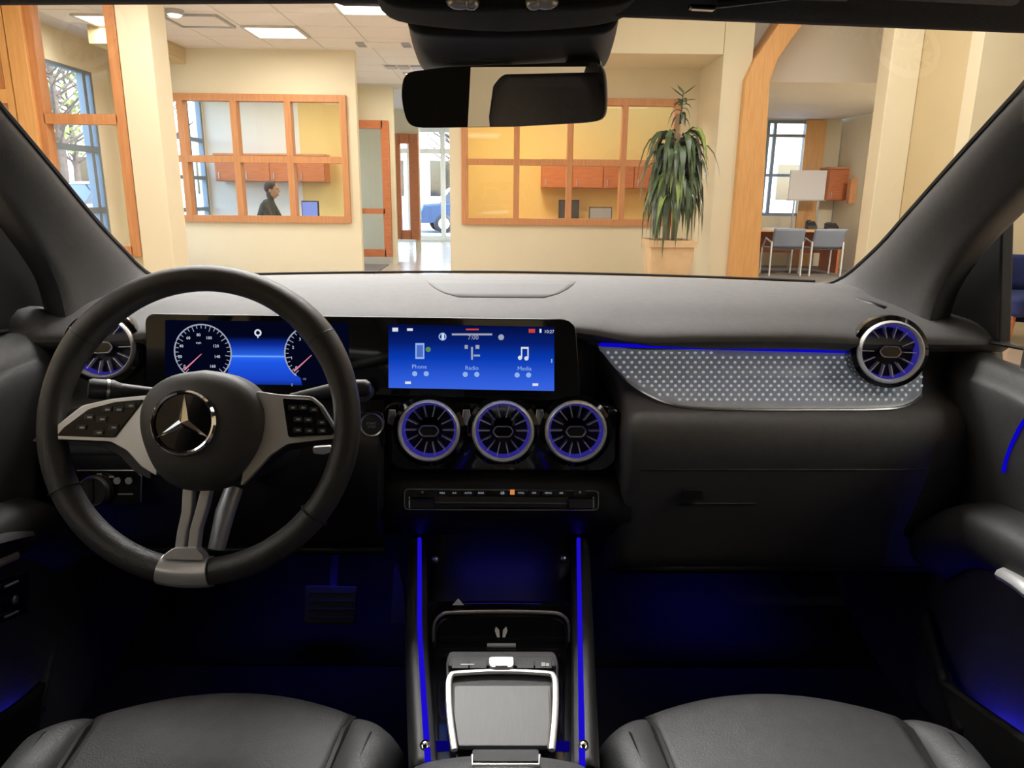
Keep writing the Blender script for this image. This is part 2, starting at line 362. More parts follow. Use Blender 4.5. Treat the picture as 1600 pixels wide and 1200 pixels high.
# wall A: wood panelling, wood-framed glazing, cream column
xa0, xa1 = X(75, YA, 200), X(196, YA, 200)
colx0, colx1 = X(207, YA, 200), X(262, YA, 250)
wall('wall_front_left', 'Y', YA, YA + .15, EX, colx0 + .02, 0, CEIL, M['cream'], [(xa0 - .05, xa1 + .03, Z(392, YA, 200), CEIL)])
gz = [Z(392, YA, 200), Z(187, YA, 140), CEIL - .04]
glazing('Y', YA - .005, [xa0 - .02, xa1], gz, M['wood'], .085, .12, M['glass'], 'wood-framed glazing beside the cream column', .095)
for nme, p0, p1 in (('a', 20, 75),):
    pn = sthing('trim_1', (X(30, YA), YA, 0), 'light maple wall panelling at the far left')
    B().box((X(33, YA, 150), YA - .10, 0), (xa0 - .04, YA - .002, CEIL)).build('post_panel', M['woodlight'], pn, smooth=0, bevel=.01)
    B().box((EX + .01, YA - .05, 0), (X(33, YA, 150) - .008, YA - .002, CEIL)).build('back_panel', M['wood'], pn, smooth=0)
    for zc in (Z(152, YA, 10), 2.6, .9): B().box((EX + .01, YA - .08, zc - .06), (X(31, YA, 150) - .012, YA - .05, zc + .06)).build('rail', M['woodlight'], pn, smooth=0, bevel=.006)
    B().box((X(19, YA, 150), YA - .082, 0), (X(32, YA, 150) - .010, YA - .05, CEIL)).build('stile', M['woodlight'], pn, smooth=0, bevel=.006)
struct(B().box((colx0, YA - .09, 0), (colx1, YA + .25, CEIL)).build('wall_column', M['cream'], smooth=0, bevel=.008), 'cream column')
# wall B: the office fronts
wl, wr = X(560, YB, 250), X(703, YB, 300)
w2x = [X(q, YB, 248) for q in (207, 290, 372, 455, 540)]; w2z = [Z(342, YB, 400), Z(249, YB, 400), Z(153, YB, 400)]
w3x = [X(q, YB, 258) for q in (726, 807, 890, 973, 1053)]; w3z = [w2z[0], w2z[1], w2z[2]]
nx = PX(1083, 250, X(1083, YB, 250)).x
wall('wall_office_left', 'Y', YB, YB + .12, EX, wl, 0, CEIL, M['cream'], [(w2x[0], w2x[-1], w2z[0], w2z[-1])])
wall('wall_office_right', 'Y', YB, YB + .12, wr, 2.8, 0, CEIL, M['cream'], [(w3x[0], w3x[-1], w3z[0], w3z[-1])])
glazing('Y', YB + .02, w2x, w2z, M['wood'], .085, .14, M['glass'], 'wood-framed interior window of the office with the seated person', .085)
glazing('Y', YB + .02, w3x, w3z, M['wood'], .075, .14, M['glass'], 'wood-framed interior window of the yellow-lit office', .085)
# back walls of the offices
wall('wall_office_back', 'Y', YC - .3, YC - .15, EX, X(470, 13), 0, CEIL, M['cream2'])
wall('wall_office_back_end', 'Y', YC - .3, YC - .15, X(470, 13), X(550, 13), 0, CEIL, M['yellow'])  # wall end coloured yellow to stand for the yellow light on it
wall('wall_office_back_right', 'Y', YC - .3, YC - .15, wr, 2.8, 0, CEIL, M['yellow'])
wall('wall_corridor_right', 'X', wr, wr + .1, YB + .12, 20.2, 0, CEIL, M['cream'])
# corridor end: wood-framed glazing at YC, a second wood doorway, outside glass
struct(B().box((-5.2, 13.5, CEIL - .02), (3, 20.4, CEIL + .1)).build('ceiling_corridor', M['tile'], smooth=0))
struct(B().box((-5.2, 13.95, -.1), (3, 20.4, 0)).build('floor_corridor', M['floor'], smooth=0))
cx0, cx1 = X(556, YC, 250), X(611, YC, 300)
wall('wall_corridor_front', 'Y', YC, YC + .12, EX, X(618, YC, 300), 0, CEIL, M['cream'], [(cx0 - .25, cx1, .0, Z(193, YC, 590))])
glazing('Y', YC - .01, [cx0 - .25, cx1 - .07], [Z(395, YC, 590), Z(330, YC, 590), Z(195, YC, 590)], M['cherry'], .09, .14, M['glass'], 'wood-framed sidelight at the corridor', .13)
YD = 16.6
dx0, dx1 = X(618, YD, 300), X(648, YD, 300)
wall('wall_corridor_mid', 'Y', YD, YD + .12, X(560, YD, 300), X(656, YD, 300), 0, CEIL, M['cream'], [(dx0, dx1, 0, Z(216, YD, 640))])
glazing('Y', YD - .02, [dx0 + .03, dx1], [.35, Z(217, YD, 640)], M['cherry'], .2, .14, M['glass'], 'narrow wood-framed sidelight deep in the corridor', .2)
xs = [X(600, 20, 300), X(640, 20, 300), X(692, 20, 300), wr + .02]
wall('wall_end', 'Y', 20.2, 20.35, EX, 3, 0, CEIL, M['cream'], [(xs[0], wr + .1, .05, CEIL - .1)])
glazing('Y', 20.1, xs, [.08, 2.3, CEIL - .15], M['cream2'], .12, .1, M['glass'], 'glazed entrance at the end of the corridor')
# niche, soffit, pilaster and arch on the right
YN = 9.0
n0 = P(1085, 250, YB).x; n1 = P(1118, 250, YN).x
zs = Z(84, YN, 1050)
struct(B().hexa([V((n0, YB, 0)), V((n1, YN, 0)), V((n1 + .12, YN, 0)), V((n0 + .12, YB, 0))], [V((n0, YB, zs + .05)), V((n1, YN, zs + .05)), V((n1 + .12, YN, zs + .05)), V((n0 + .12, YB, zs + .05))]).build('wall_niche', M['cream'], smooth=0))
struct(B().box((.45, YN, zs), (n1 - .005, YB + .15, HIGH)).build('wall_bulkhead', M['cream'], smooth=0), 'cream bulkhead above the niche')
struct(B().box((n1, YN - .01, 0), (P(1162, 250, YN).x, YN + .3, HIGH)).build('wall_pilaster', M['cream'], smooth=0))
arch = [(1138, 440), (1186, 440), (1203, 128), (1216, 92), (1238, 60), (1268, 20), (1310, -40), (1262, -40), (1234, 12), (1200, 62), (1180, 92), (1165, 124)]
struct(B().prism([V((P(1138, 440, YN - .12).x, YN - .12, 0)), V((P(1186, 440, YN - .12).x, YN - .12, 0))] + [P(a, b, YN - .12) for a, b in arch[2:]], (0, .45, 0)).build('trim_arch', M['woodlight'], smooth=0, bevel=.01), 'maple arch post leaning inwards at its top')
YS = 9.4
zs2 = Z(129, YS, 1290)
a1x = P(1390, 250, YS).x + .2
struct(B().box((n1 + .1, YS, zs2), (5.95, YS + .12, HIGH)).build('wall_bulkhead_desk_room', M['cream2'], smooth=0))
struct(B().box((P(1185, 250, YS).x, YS + .12, zs2), (5.95, 13.8, zs2 + .1)).build('ceiling_desk_room', M['cream2'], smooth=0))
YR = 13.7
wx0, wx1 = P(1196, 260, YR).x, P(1254, 260, YR).x
wall('wall_desk_room', 'Y', YR, YR + .15, 2.8, 5.98, 0, zs2, M['cream'], [(wx0, wx1, Z(335, YR, 1225), zs2 - .02)])
wall('wall_desk_room_left', 'X', 2.8, 2.92, YB, YR + .1, 0, HIGH, M['cream2'])
glazing('Y', YR + .03, [wx0, wx0 + .12, wx1], [Z(335, YR, 1225), Z(274, YR, 1225), Z(212, YR, 1225), zs2 - .05], M['mullion'], .05, .08, M['glass'], 'tall outside window of the desk room')
tr = sthing('trim_2', (P(1265, 260, YR).x, YR, 0), 'maple wall panels in the desk room')
B().box((P(1252, 260, YR).x, YR - .05, 0), (P(1283, 260, YR).x, YR - .002, zs2 - .02)).build('wood_panel', M['woodlight'], tr, smooth=0)
B().box((P(1345, 260, 13).x, 12.9, 0), (P(1366, 260, 13).x, 13.05, zs2 - .04)).build('wood_post', M['wood'], tr, smooth=0)
B().box((P(1345, 290, 13).x, 12.92, Z(318, 13, 1350)), (5.9, 13.02, Z(280, 13, 1350))).build('wood_rail', M['wood'], tr, smooth=0)
# cream column and stepped wall on the far right
YR2 = 8.0
struct(B().box((P(1372, 250, YR2).x, YR2, 0), (P(1418, 250, YR2).x, YR2 + .25, HIGH)).build('wall_column_right', M['cream'], smooth=0, bevel=.01), 'cream column beside the desk room')
c0 = P(1418, 250, YR2).x + .002
struct(B().hexa([V((c0, YR2 + .02, 0)), V((P(1489, 250, 7.4).x, 7.4, 0)), V((P(1489, 250, 7.4).x + .1, 8.8, 0)), V((c0, 8.8, 0))], [V((c0, YR2 + .02, HIGH)), V((P(1489, 250, 7.4).x, 7.4, HIGH)), V((P(1489, 250, 7.4).x + .1, 8.8, HIGH)), V((c0, 8.8, HIGH))]).build('wall_angled', M['tan'], smooth=0))  # cream wall face given a darker tan for its shade
d0 = P(1489, 250, 7.4).x
struct(B().box((d0, 7.2, 0), (6.0, 7.42, HIGH)).build('wall_front_right', M['cream'], smooth=0))
# ================================================================ office furniture
def cabinet_run(name, x0, x1, y0, y1, z0, z1, nd, label, m):
    t = thing(name, ((x0+x1)/2, y1, z0), label, 'cabinet')
    B().box((x0, y0 + .02, z0), (x1, y1, z1)).build('body', m, t, smooth=0)
    B().box((x0 - .01, y0 - .01, z1), (x1 + .01, y1, z1 + .03)).build('top', M['wood'], t, smooth=0)
    wd = (x1 - x0)/nd
    for i in range(nd):
        d = B().box((x0 + i*wd + .008, y0, z0 + .01), (x0 + (i+1)*wd - .008, y0 + .02, z1 - .01)).build('door', m, t, smooth=0, bevel=.004)
        B().box((x0 + i*wd + .06, y0 - .02, z0 + .04), (x0 + i*wd + .075, y0, z0 + .14)).build('handle', M['metal'], d, smooth=0)
    return t
yb = YC - .3
cabinet_run('wall_cabinet', X(335, yb - .35), X(507, yb - .35), yb - .38, yb, Z(284, yb - .35, 420), Z(243, yb - .35, 420), 4, 'long cherry wall cabinet above the seated person', M['cherry'])
cabinet_run('wall_cabinet', X(847, yb - .35), X(1040, yb - .35), yb - .38, yb, Z(294, yb - .35, 900), Z(252, yb - .35, 900), 4, 'long cherry wall cabinet in the yellow-lit office', M['cherry'])
def desk(x0, x1, y0, y1, h, label, m, legm, posts=False):
    t = thing('desk', ((x0+x1)/2, (y0+y1)/2, 0.012), label, 'desk')
    B().box((x0, y0, h - .035), (x1, y1, h)).build('desk_top', m, t, smooth=0, bevel=.006)
    if posts:
        for q in (x0 + .02, x1 - .06):
            for r in (y0 + .02, y1 - .06): B().box((q, r, .012), (q + .04, r + .04, h - .035)).build('leg', legm, t, smooth=0)
        return t
    for q in (x0 + .03, x1 - .07): B().box((q, y0 + .05, .012), (q + .04, y1 - .05, h - .035)).build('leg_panel', legm, t, smooth=0)
    B().box((x0 + .07, y1 - .12, .3), (x1 - .07, y1 - .10, h - .035)).build('modesty_panel', legm, t, smooth=0)
    return t
def monitor(x, y, z, wd, h, rz, label, lit):
    t = thing('monitor', (x, y, z), label, 'monitor')
    c, s_ = math.cos(rz), math.sin(rz)
    fr = Frame((x, y, z + .12 + h/2), (s_, -c, 0))
    B().fbox(fr, -wd/2, wd/2, -h/2, h/2, -.03, 0).build('housing', M['black'], t, smooth=0, bevel=.005)
    B().fbox(fr, -wd/2 + .015, wd/2 - .015, -h/2 + .015, h/2 - .015, 0, .003).build('screen', lit, t, smooth=0)
    B().fbox(fr, -.03, .03, -h/2 - .12, -h/2 + .02, -.05, -.03).build('stand', M['black'], t, smooth=0)
    B().box((x - .11, y - .08, z), (x + .11, y + .08, z + .015)).build('foot', M['black'], t, smooth=0)
dy0 = yb - .85
yq = 10.62
desk(X(436, yq), X(540, yq), yq, yq + .75, .73, 'office desk carrying the blue-lit screen', M['woodlight'], M['cherry'], True)
M['pcscreen'] = emit('pc_screen', (.28, .36, .85, 1), 1.0)
monitor(X(480, yq + .45), yq + .45, .73, .27, .27, -.25, 'blue-lit computer monitor on the desk of the seated person', M['pcscreen'])
desk(X(800, dy0), X(1040, dy0), dy0, yb - .01, .73, 'office desk in the yellow-lit office', M['woodlight'], M['cherry'])
for i, px_ in enumerate((879, 897)):
    q = P(px_, 345, yb - .3); t = thing('desk_speaker', (q.x, q.y, .73), ['slim dark desk speaker farther from the low dark monitor', 'slim dark desk speaker next to the low dark monitor'][i], 'speaker', 'dark desk speakers')
    B().box((q.x - .07, q.y - .08, .73), (q.x + .07, q.y + .08, 1.16)).build('body', M['black'], t, smooth=0, bevel=.01)
    B().box((q.x - .055, q.y - .085, .76), (q.x + .055, q.y - .08, 1.13)).build('cloth_grille', M['grille'], t, smooth=0)
q = P(938, 340, dy0 + .3)
monitor(q.x, q.y, .73, .38, .20, 0, 'low dark monitor on the desk of the yellow-lit office', M['metal'])
# seated person behind the office window
def person(x, y, label):
    t = thing('person', (x, y, .012), label, 'person')
    J = {'pel': (0, 0, .52), 'sp': (.02, 0, .74), 'ch': (.07, 0, .98), 'nk': (.11, 0, 1.12), 'hd': (.145, 0, 1.24), 'hp': (.15, 0, 1.31),
         'ls': (.07, -.17, 1.04), 'le': (.20, -.22, .80), 'lw': (.42, -.14, .775), 'rs': (.07, .17, 1.04), 're': (.20, .22, .80), 'rw': (.42, .12, .775),
         'lh': (.03, -.1, .50), 'lk': (.46, -.12, .50), 'la': (.44, -.12, .10), 'lf': (.60, -.12, .05), 'rh': (.03, .1, .50), 'rk': (.46, .12, .50), 'ra': (.44, .12, .10), 'rf': (.60, .12, .05)}
    E_ = 'pel-sp sp-ch ch-nk nk-hd hd-hp ch-ls ls-le le-lw ch-rs rs-re re-rw pel-lh lh-lk lk-la la-lf pel-rh rh-rk rk-ra ra-rf'.split()
    R_ = {'pel': .15, 'sp': .16, 'ch': .18, 'nk': .06, 'hd': .085, 'hp': .075, 'ls': .075, 'le': .05, 'lw': .035, 'rs': .075, 're': .05, 'rw': .035, 'lh': .09, 'lk': .07, 'la': .05, 'lf': .045, 'rh': .09, 'rk': .07, 'ra': .05, 'rf': .045}
    ks = list(J); me = bpy.data.meshes.new('body'); me.from_pydata([J[k] for k in ks], [(ks.index(a), ks.index(b)) for a, b in (e.split('-') for e in E_)], [])
    o = bpy.data.objects.new('body', me); COL.objects.link(o); o.parent = t
    m = o.modifiers.new('skin', 'SKIN'); m.use_smooth_shade = True
    bm = bmesh.new(); bm.from_mesh(me); lay = bm.verts.layers.skin.verify()
    bm.verts.ensure_lookup_table()
    for i, k in enumerate(ks): bm.verts[i][lay].radius = (R_[k], R_[k]); bm.verts[i][lay].use_root = (k == 'pel')
    bm.to_mesh(me); bm.free()
    m = o.modifiers.new('smooth', 'SUBSURF'); m.levels = 1; m.render_levels = 1
    me.materials.append(mat('dark_green_shirt', (.05, .06, .055, 1), .9, var=.2, vscale=30))
    sk_ = mat('skin_tone', (.42, .25, .17, 1), .6)
    bx = V((x, y, .012))
    h = B().ellipsoid(bx + V((.16, 0, 1.25)), .095, .075, .12).build('face', sk_, t)
    B().ellipsoid(bx + V((.255, 0, 1.24)), .018, .014, .022, 8, 6).build('nose', sk_, h)
    for s in (-1, 1):
        B().ellipsoid(bx + V((.15, s*.076, 1.245)), .02, .01, .028, 8, 6).build('ear', sk_, h); B().ellipsoid(bx + V((.238, s*.03, 1.27)), .012, .013, .010, 8, 6).build('eye', M['black'], h)
    B().ellipsoid(bx + V((.242, 0, 1.185)), .012, .026, .007, 8, 6).build('mouth', mat('lips', (.35, .14, .12, 1), .6), h)
    B().ellipsoid(bx + V((.135, 0, 1.29)), .10, .084, .10).build('hair', mat('dark_brown_hair', (.03, .02, .015, 1), .7), t)
    for s in (-1, 1):
        hw = bx + V((.42, s*.13, .778)); b = B(); b.ellipsoid(hw + V((.04, 0, 0)), .05, .038, .02, 10, 6)
        for k, L_ in enumerate((.065, .075, .07, .055)):
            r0 = hw + V((.075, -.027 + k*.018, .002)); b.tube([r0, r0 + V((L_*.5, 0, .006)), r0 + V((L_, 0, -.008))], [.009, .008, .006], 6)
        r0 = hw + V((.02, -s*.03, 0)); b.tube([r0, r0 + V((.03, -s*.02, 0)), r0 + V((.055, -s*.025, -.004))], [.010, .009, .007], 6)
        b.build('hand', sk_, t)
person(X(402, yq + .3), yq + .38, 'person in dark green clothing seated at the desk, leaning towards the screen')
# office chair under the person
def swivel(x, y, label):
    t = thing('office_chair', (x, y, .012), label, 'chair')
    B().ellipsoid((x, y, .40), .23, .23, .045, 16, 6).build('seat', M['black'], t)
    B().patch([[V((x - .22 + .04*k*(k-2)*.3, y - .2 + .2*k, z)) for k in range(3)] for z in (.48, .66, .84)], 4, 3).build('backrest', M['black'], t, solid=.03)
    B().tube([V((x, y, .07)), V((x, y, .38))], .025, 8).build('stem', M['metal'], t)
    for k in range(5):
        a = k*1.2566; B().tube([V((x, y, .09)), V((x + .27*math.cos(a), y + .27*math.sin(a), .05))], [.02, .014], 6).build('base_arm', M['black'], t)
    B().tube([V((x - .02, y, .38)), V((x - .22, y, .40)), V((x - .25, y, .52))], .015, 6).build('back_bar', M['black'], t)
swivel(X(402, yq + .3), yq + .38, 'black swivel chair under the seated person')
# desk room: table, two grey chairs, board, cabinet
tz = .72; ty0 = 12.3
desk(P(1182, 357, ty0).x, P(1322, 357, ty0).x, ty0, ty0 + .8, tz, 'meeting desk with the two grey chairs pushed up to it', M['woodlight'], M['cherry'])
def visitor_chair(cx, cy, label):
    t = thing('visitor_chair', (cx, cy, .012), label, 'chair', 'grey visitor chairs at the desk')
    w2 = .25
    B().patch([[V((cx - w2 + w2*k, cy - .20 + (-.03 if k == 1 else 0) - .04*j, .46 + .15*j)) for k in range(3)] for j in range(3)], 4, 3).build('backrest', mat('grey_chair_shell', srgb(118, 126, 142), .6), t, solid=.02)
    B().patch([[V((cx - w2 + w2*k, cy - .20 + .21*j, .45 - (.015 if k == 1 else 0))) for k in range(3)] for j in range(3)], 4, 3).build('seat', mat('grey_chair_seat', srgb(118, 126, 142), .6), t, solid=.02)
    for sx in (-1, 1):
        for sy, yy in ((0, -.24), (1, .2)):
            B().tube([V((cx + sx*.25, cy + yy, .014)), V((cx + sx*.25, cy + yy*.95, .44 + (.12 if sy == 0 else 0)))], .014, 6).build('leg', mat('white_chair_leg', srgb(225, 225, 222), .4), t)
    for sx in (-1, 1): B().tube([V((cx + sx*.25, cy - .23, .54)), V((cx + sx*.27, cy + .0, .60)), V((cx + sx*.25, cy + .19, .44))], .012, 6).build('arm_rail', M['grid'], t)
for px_, l_ in ((1222, 'grey visitor chair with pale legs at the window end of the meeting desk'), (1284, 'grey visitor chair with pale legs at the cabinet end of the meeting desk')): q = P(px_, 427, ty0 - .35); visitor_chair(q.x, ty0 - .22, l_)
bd = thing('notice_board', (P(1262, 290, 13.3).x, 13.3, 1.3), 'white board on the low divider behind the meeting desk', 'board')
a0, a1, z0, z1 = P(1234, 290, 13.2).x, P(1290, 290, 13.2).x, Z(312, 13.2, 1262), Z(266, 13.2, 1262)
B().box((a0, 13.2, z0), (a1, 13.24, z1)).build('panel', mat('white_board', srgb(232, 232, 238), .4), bd, smooth=0)
B().box((a0 - .02, 13.21, z0 - .02), (a1 + .02, 13.25, z0)).build('ledge', M['metal'], bd, smooth=0)
for q in (a0 + .1, a1 - .1): B().box((q, 13.215, .012), (q + .03, 13.235, z0)).build('leg', M['metal'], bd, smooth=0)
cabinet_run('wall_cabinet', P(1292, 290, 13.3).x, P(1330, 290, 13.3).x, 13.25, YR, Z(313, 13.3, 1310), Z(264, 13.3, 1310), 1, 'small square brown wall cabinet beside the white board', M['cherry'])
for px_, w_, h_, lb in ((1268, .16, .13, 'small dark telephone on the meeting desk'), (1300, .2, .10, 'small dark box on the meeting desk')):
    q = P(px_, 352, ty0 + .4); t = thing('telephone' if px_ == 1268 else 'desk_box', (q.x, q.y, tz), lb, 'telephone' if px_ == 1268 else 'box')
    B().hexa([V((q.x - w_/2, q.y - .08, tz)), V((q.x + w_/2, q.y - .08, tz)), V((q.x + w_/2, q.y + .08, tz)), V((q.x - w_/2, q.y + .08, tz))], [V((q.x - w_/2, q.y - .05, tz + h_*.4)), V((q.x + w_/2, q.y - .05, tz + h_*.4)), V((q.x + w_/2, q.y + .08, tz + h_)), V((q.x - w_/2, q.y + .08, tz + h_))]).build('body', M['black'], t, smooth=0, bevel=.004)
    B().box((q.x - w_*.4, q.y - .01, tz + h_*.8), (q.x - w_*.12, q.y + .06, tz + h_*1.15)).build('handset' if px_ == 1268 else 'clasp', M['dark'], t, smooth=0)
for k, px_ in enumerate((1200, 1310)):
    q = P(px_, 357, ty0 + .2); tag(B().box((q.x - .13, q.y - .1, tz), (q.x + .13, q.y + .1, tz + .012)).build('paper_pad', M['print'], smooth=0, bevel=.002), ['white paper pad at the window end of the meeting desk', 'white paper pad at the cabinet end of the meeting desk'][k], 'paper')
# ================================================================ planter and hanging plant
pp = P(1041, 428, 8.2); pw = .255
zt = Z(374, 8.2, 1043)
pl = thing('planter', (pp.x, 8.2, 0), 'square terracotta planter with a wide rim in the niche', 'planter')
M['clay'] = mat('terracotta', srgb(212, 180, 138), .8, var=.10, vscale=6)
b = B(); b.loft([[V((pp.x + sx*w_, 8.2 + sy*w_, z)) for sx, sy in ((-1,-1),(1,-1),(1,1),(-1,1))] for w_, z in ((pw*.78, 0), (pw*.92, zt - .07), (pw*.80, zt - .07), (pw*.80, zt - .12))]); b.build('pot', M['clay'], pl, smooth=0, bevel=.01)
b = B(); cells(b, 'Y', 8.2 - pw, 8.2 - pw*.8, pp.x - pw, pp.x + pw, zt - .07, zt, []); cells(b, 'Y', 8.2 + pw*.8, 8.2 + pw, pp.x - pw, pp.x + pw, zt - .07, zt, []); cells(b, 'X', pp.x - pw, pp.x - pw*.8, 8.2 - pw*.8, 8.2 + pw*.8, zt - .07, zt, []); cells(b, 'X', pp.x + pw*.8, pp.x + pw, 8.2 - pw*.8, 8.2 + pw*.8, zt - .07, zt, []); b.build('rim', M['clay'], pl, smooth=0)
B().box((pp.x - pw*.8, 8.2 - pw*.8, zt - .1), (pp.x + pw*.8, 8.2 + pw*.8, zt - .05)).build('soil', mat('soil', (.04, .03, .02, 1), .95), pl, smooth=0)
pt = thing('potted_plant', (pp.x, 8.2, zt - .05), 'tall drooping dark green corn plant standing in the terracotta planter', 'plant')
M['leaf'] = mat('dark_leaf', srgb(58, 78, 46), .45, var=.55, vscale=12, coat=.2)
M['leaf2'] = mat('pale_leaf', srgb(120, 138, 66), .45, var=.35, vscale=12)
top = Z(122, 8.2, 1055)
for k in range(3):
    a = k*2.1; r_ = .05
    B().tube([V((pp.x + r_*math.cos(a), 8.2 + r_*math.sin(a), zt - .05)), V((pp.x + .02*math.cos(a) + .03, 8.2, zt + .6 + .35*k)), V((pp.x + .05, 8.2, (top - .45 if k == 2 else zt + 1.0 + .1*k)))], [.025, .022, .014], 6).build('cane', mat('cane_bark', (.22, .17, .09, 1), .9), pt)
random.seed(11)
def leaf(base, az, L_, droop, w_):
    d = V((math.cos(az), math.sin(az), 0)); side = V((-d.y, d.x, 0)); pts = []
    for i in range(6):
        t = i/5
        pos = base + d*(L_*(.62*t - .30*droop*t*t)) + V((0, 0, L_*(.42*t - (.30 + 1.0*droop)*t*t)))
        ww = w_*(.35 + 1.3*t*(1 - t)*2) * (1 - t**4)
        pts.append((pos - side*ww, pos + V((0, 0, -ww*.5)), pos + side*ww))
    return B().sheet([list(q) for q in pts])
for i in range(260):
    h = random.random(); zz = zt + .40 + (top - .52 - zt - .40) * (1 - h*.95)
    r_ = .05 + .1*random.random()
    az = random.uniform(0, 6.283); prof = .95 if h < .2 else 1.0
    sh = V((pp.x + .04 + r_*math.cos(az), 8.2 + r_*math.sin(az), zz))
    leaf(sh, az, random.uniform(.40, .70)*prof*(1.15 if random.random() < .3 else .9), random.uniform(.55, 1.15), random.uniform(.024, .040)).build('leaf', M['leaf2'] if random.random() < .2 else M['leaf'], pt)
for i in range(9):
    az = i*2.4; leaf(V((pp.x + .05, 8.2, top - .40 + .02*i)), az, random.uniform(.22, .34), .0 if i > 5 else .6, .022).build('leaf', M['leaf'], pt)
B().tube([V((pp.x + .05, 8.2, top - .45)), V((pp.x + .06, 8.2, top - .12))], [.012, .006], 6).build('shoot', M['leaf'], pt)
for i in range(7):
    b = leaf(V((pp.x + .06, 8.2, top - .26 + .02*i)), i*2.4, .20, .35 if i < 4 else -.35, .020); b.build('leaf', M['leaf'], pt)
# ceiling fittings
q = PZ(310, 30, CEIL); t = thing('ceiling_vent', (q.x, q.y, CEIL), 'square ceiling vent with a dark edge beside the small bright spotlight', 'vent')
b = B()
for s in (-1, 1): b.box((q.x - .29, q.y + s*.27 - .015, CEIL - .03), (q.x + .29, q.y + s*.27 + .015, CEIL - .008)); b.box((q.x + s*.28 - .015, q.y - .27, CEIL - .03), (q.x + s*.28 + .015, q.y + .27, CEIL - .008))
b.build('frame', M['metal'], t, smooth=0); B().box((q.x - .26, q.y - .25, CEIL - .018), (q.x + .26, q.y + .25, CEIL - .010)).build('core', M['tile'], t, smooth=0)
q = PZ(272, 14, CEIL); t = thing('spotlight', (q.x, q.y, CEIL), 'small bright round ceiling spotlight beside the square vent', 'light')
B().lathe(Frame((q.x, q.y, CEIL), (0, 0, -1), (1, 0, 0)), [(.09, .008), (.09, .05), (.07, .055)], 20).build('housing', M['metal'], t); B().lathe(Frame((q.x, q.y, CEIL), (0, 0, -1), (1, 0, 0)), [(.07, .05), (.05, .07), (.0, .075)], 20).build('bulb', M['bulb'], t)
q = PZ(600, 68, CEIL); t = thing('ceiling_diffuser', (q.x, q.y, CEIL), 'long slot diffuser in the ceiling left of the mirror', 'diffuser')
B().box((q.x - .22, q.y - .14, CEIL - .02), (q.x + .22, q.y + .14, CEIL - .008)).build('plate', M['tile'], t, smooth=0)
for s in (-1, 1):
    for k in range(3): B().box((q.x + s*.27 - .05, q.y - .13 + .09*k, CEIL - .03), (q.x + s*.27 + .05, q.y - .09 + .09*k, CEIL - .008)).build('slot', M['metal'], t, smooth=0)
q = PZ(632, 103, CEIL); t = thing('ceiling_grille', (q.x, q.y, CEIL), 'dark return grille in the ceiling above the corridor', 'vent')
for k in range(3): B().box((q.x - .26 + .18*k, q.y - .12, CEIL - .03), (q.x - .12 + .18*k, q.y + .12, CEIL - .008)).build('louvre', M['metal'], t, smooth=0)
B().box((q.x - .3, q.y - .15, CEIL - .012), (q.x + .3, q.y + .15, CEIL - .007)).build('frame', M['grid'], t, smooth=0)
# louvred bulkhead by the cream column
q0 = P(243, 60, 8.6); q1 = P(283, 80, 9.9)
t = thing('wall_grille', (q1.x, 9.4, 2.5), 'tan louvred air grille under the ceiling beside the cream column', 'vent')
zg0, zg1 = Z(98, 9.9, 270), CEIL - .01
B().box((q1.x - .5, 8.7, zg0), (q1.x, YB, zg1)).build('box', M['tan'], t, smooth=0)
for k in range(4): zk = zg0 + .05 + k*(zg1 - zg0 - .06)/4; B().box((q1.x, 8.8, zk), (q1.x + .015, 9.9, zk + .03)).build('louvre', M['tan'], t, smooth=0)
# office lamps
def lampset(x, y, z, p, lab, col=WARM):
    troffer(x, y, z, .6, .6, lab); area('panel_light', (x, y, z - .05), .55, .55, p, col)
lampset(X(400, 11.3), 11.3, CEIL, 40, 'ceiling light inside the office with the seated person')
lampset(X(820, 11.3), 11.3, CEIL, 60, 'ceiling light inside the yellow-lit office', (1, .84, .58))
lampset(wl + .7, 12, CEIL, 35, 'ceiling light at the front of the corridor')
lampset(wl + .7, 17.5, CEIL, 40, 'ceiling light at the end of the corridor')
lampset(-4.1, 8.5, CEIL, 30, 'ceiling light behind the wood-framed glazing')
lampset(5.6, 9.95, zs2, 110, 'unseen ceiling light added behind the column for the desk room')  # hidden lamp added to brighten the desk room
# floor tiles inside the corridor in view
fl = bpy.data.objects['floor']
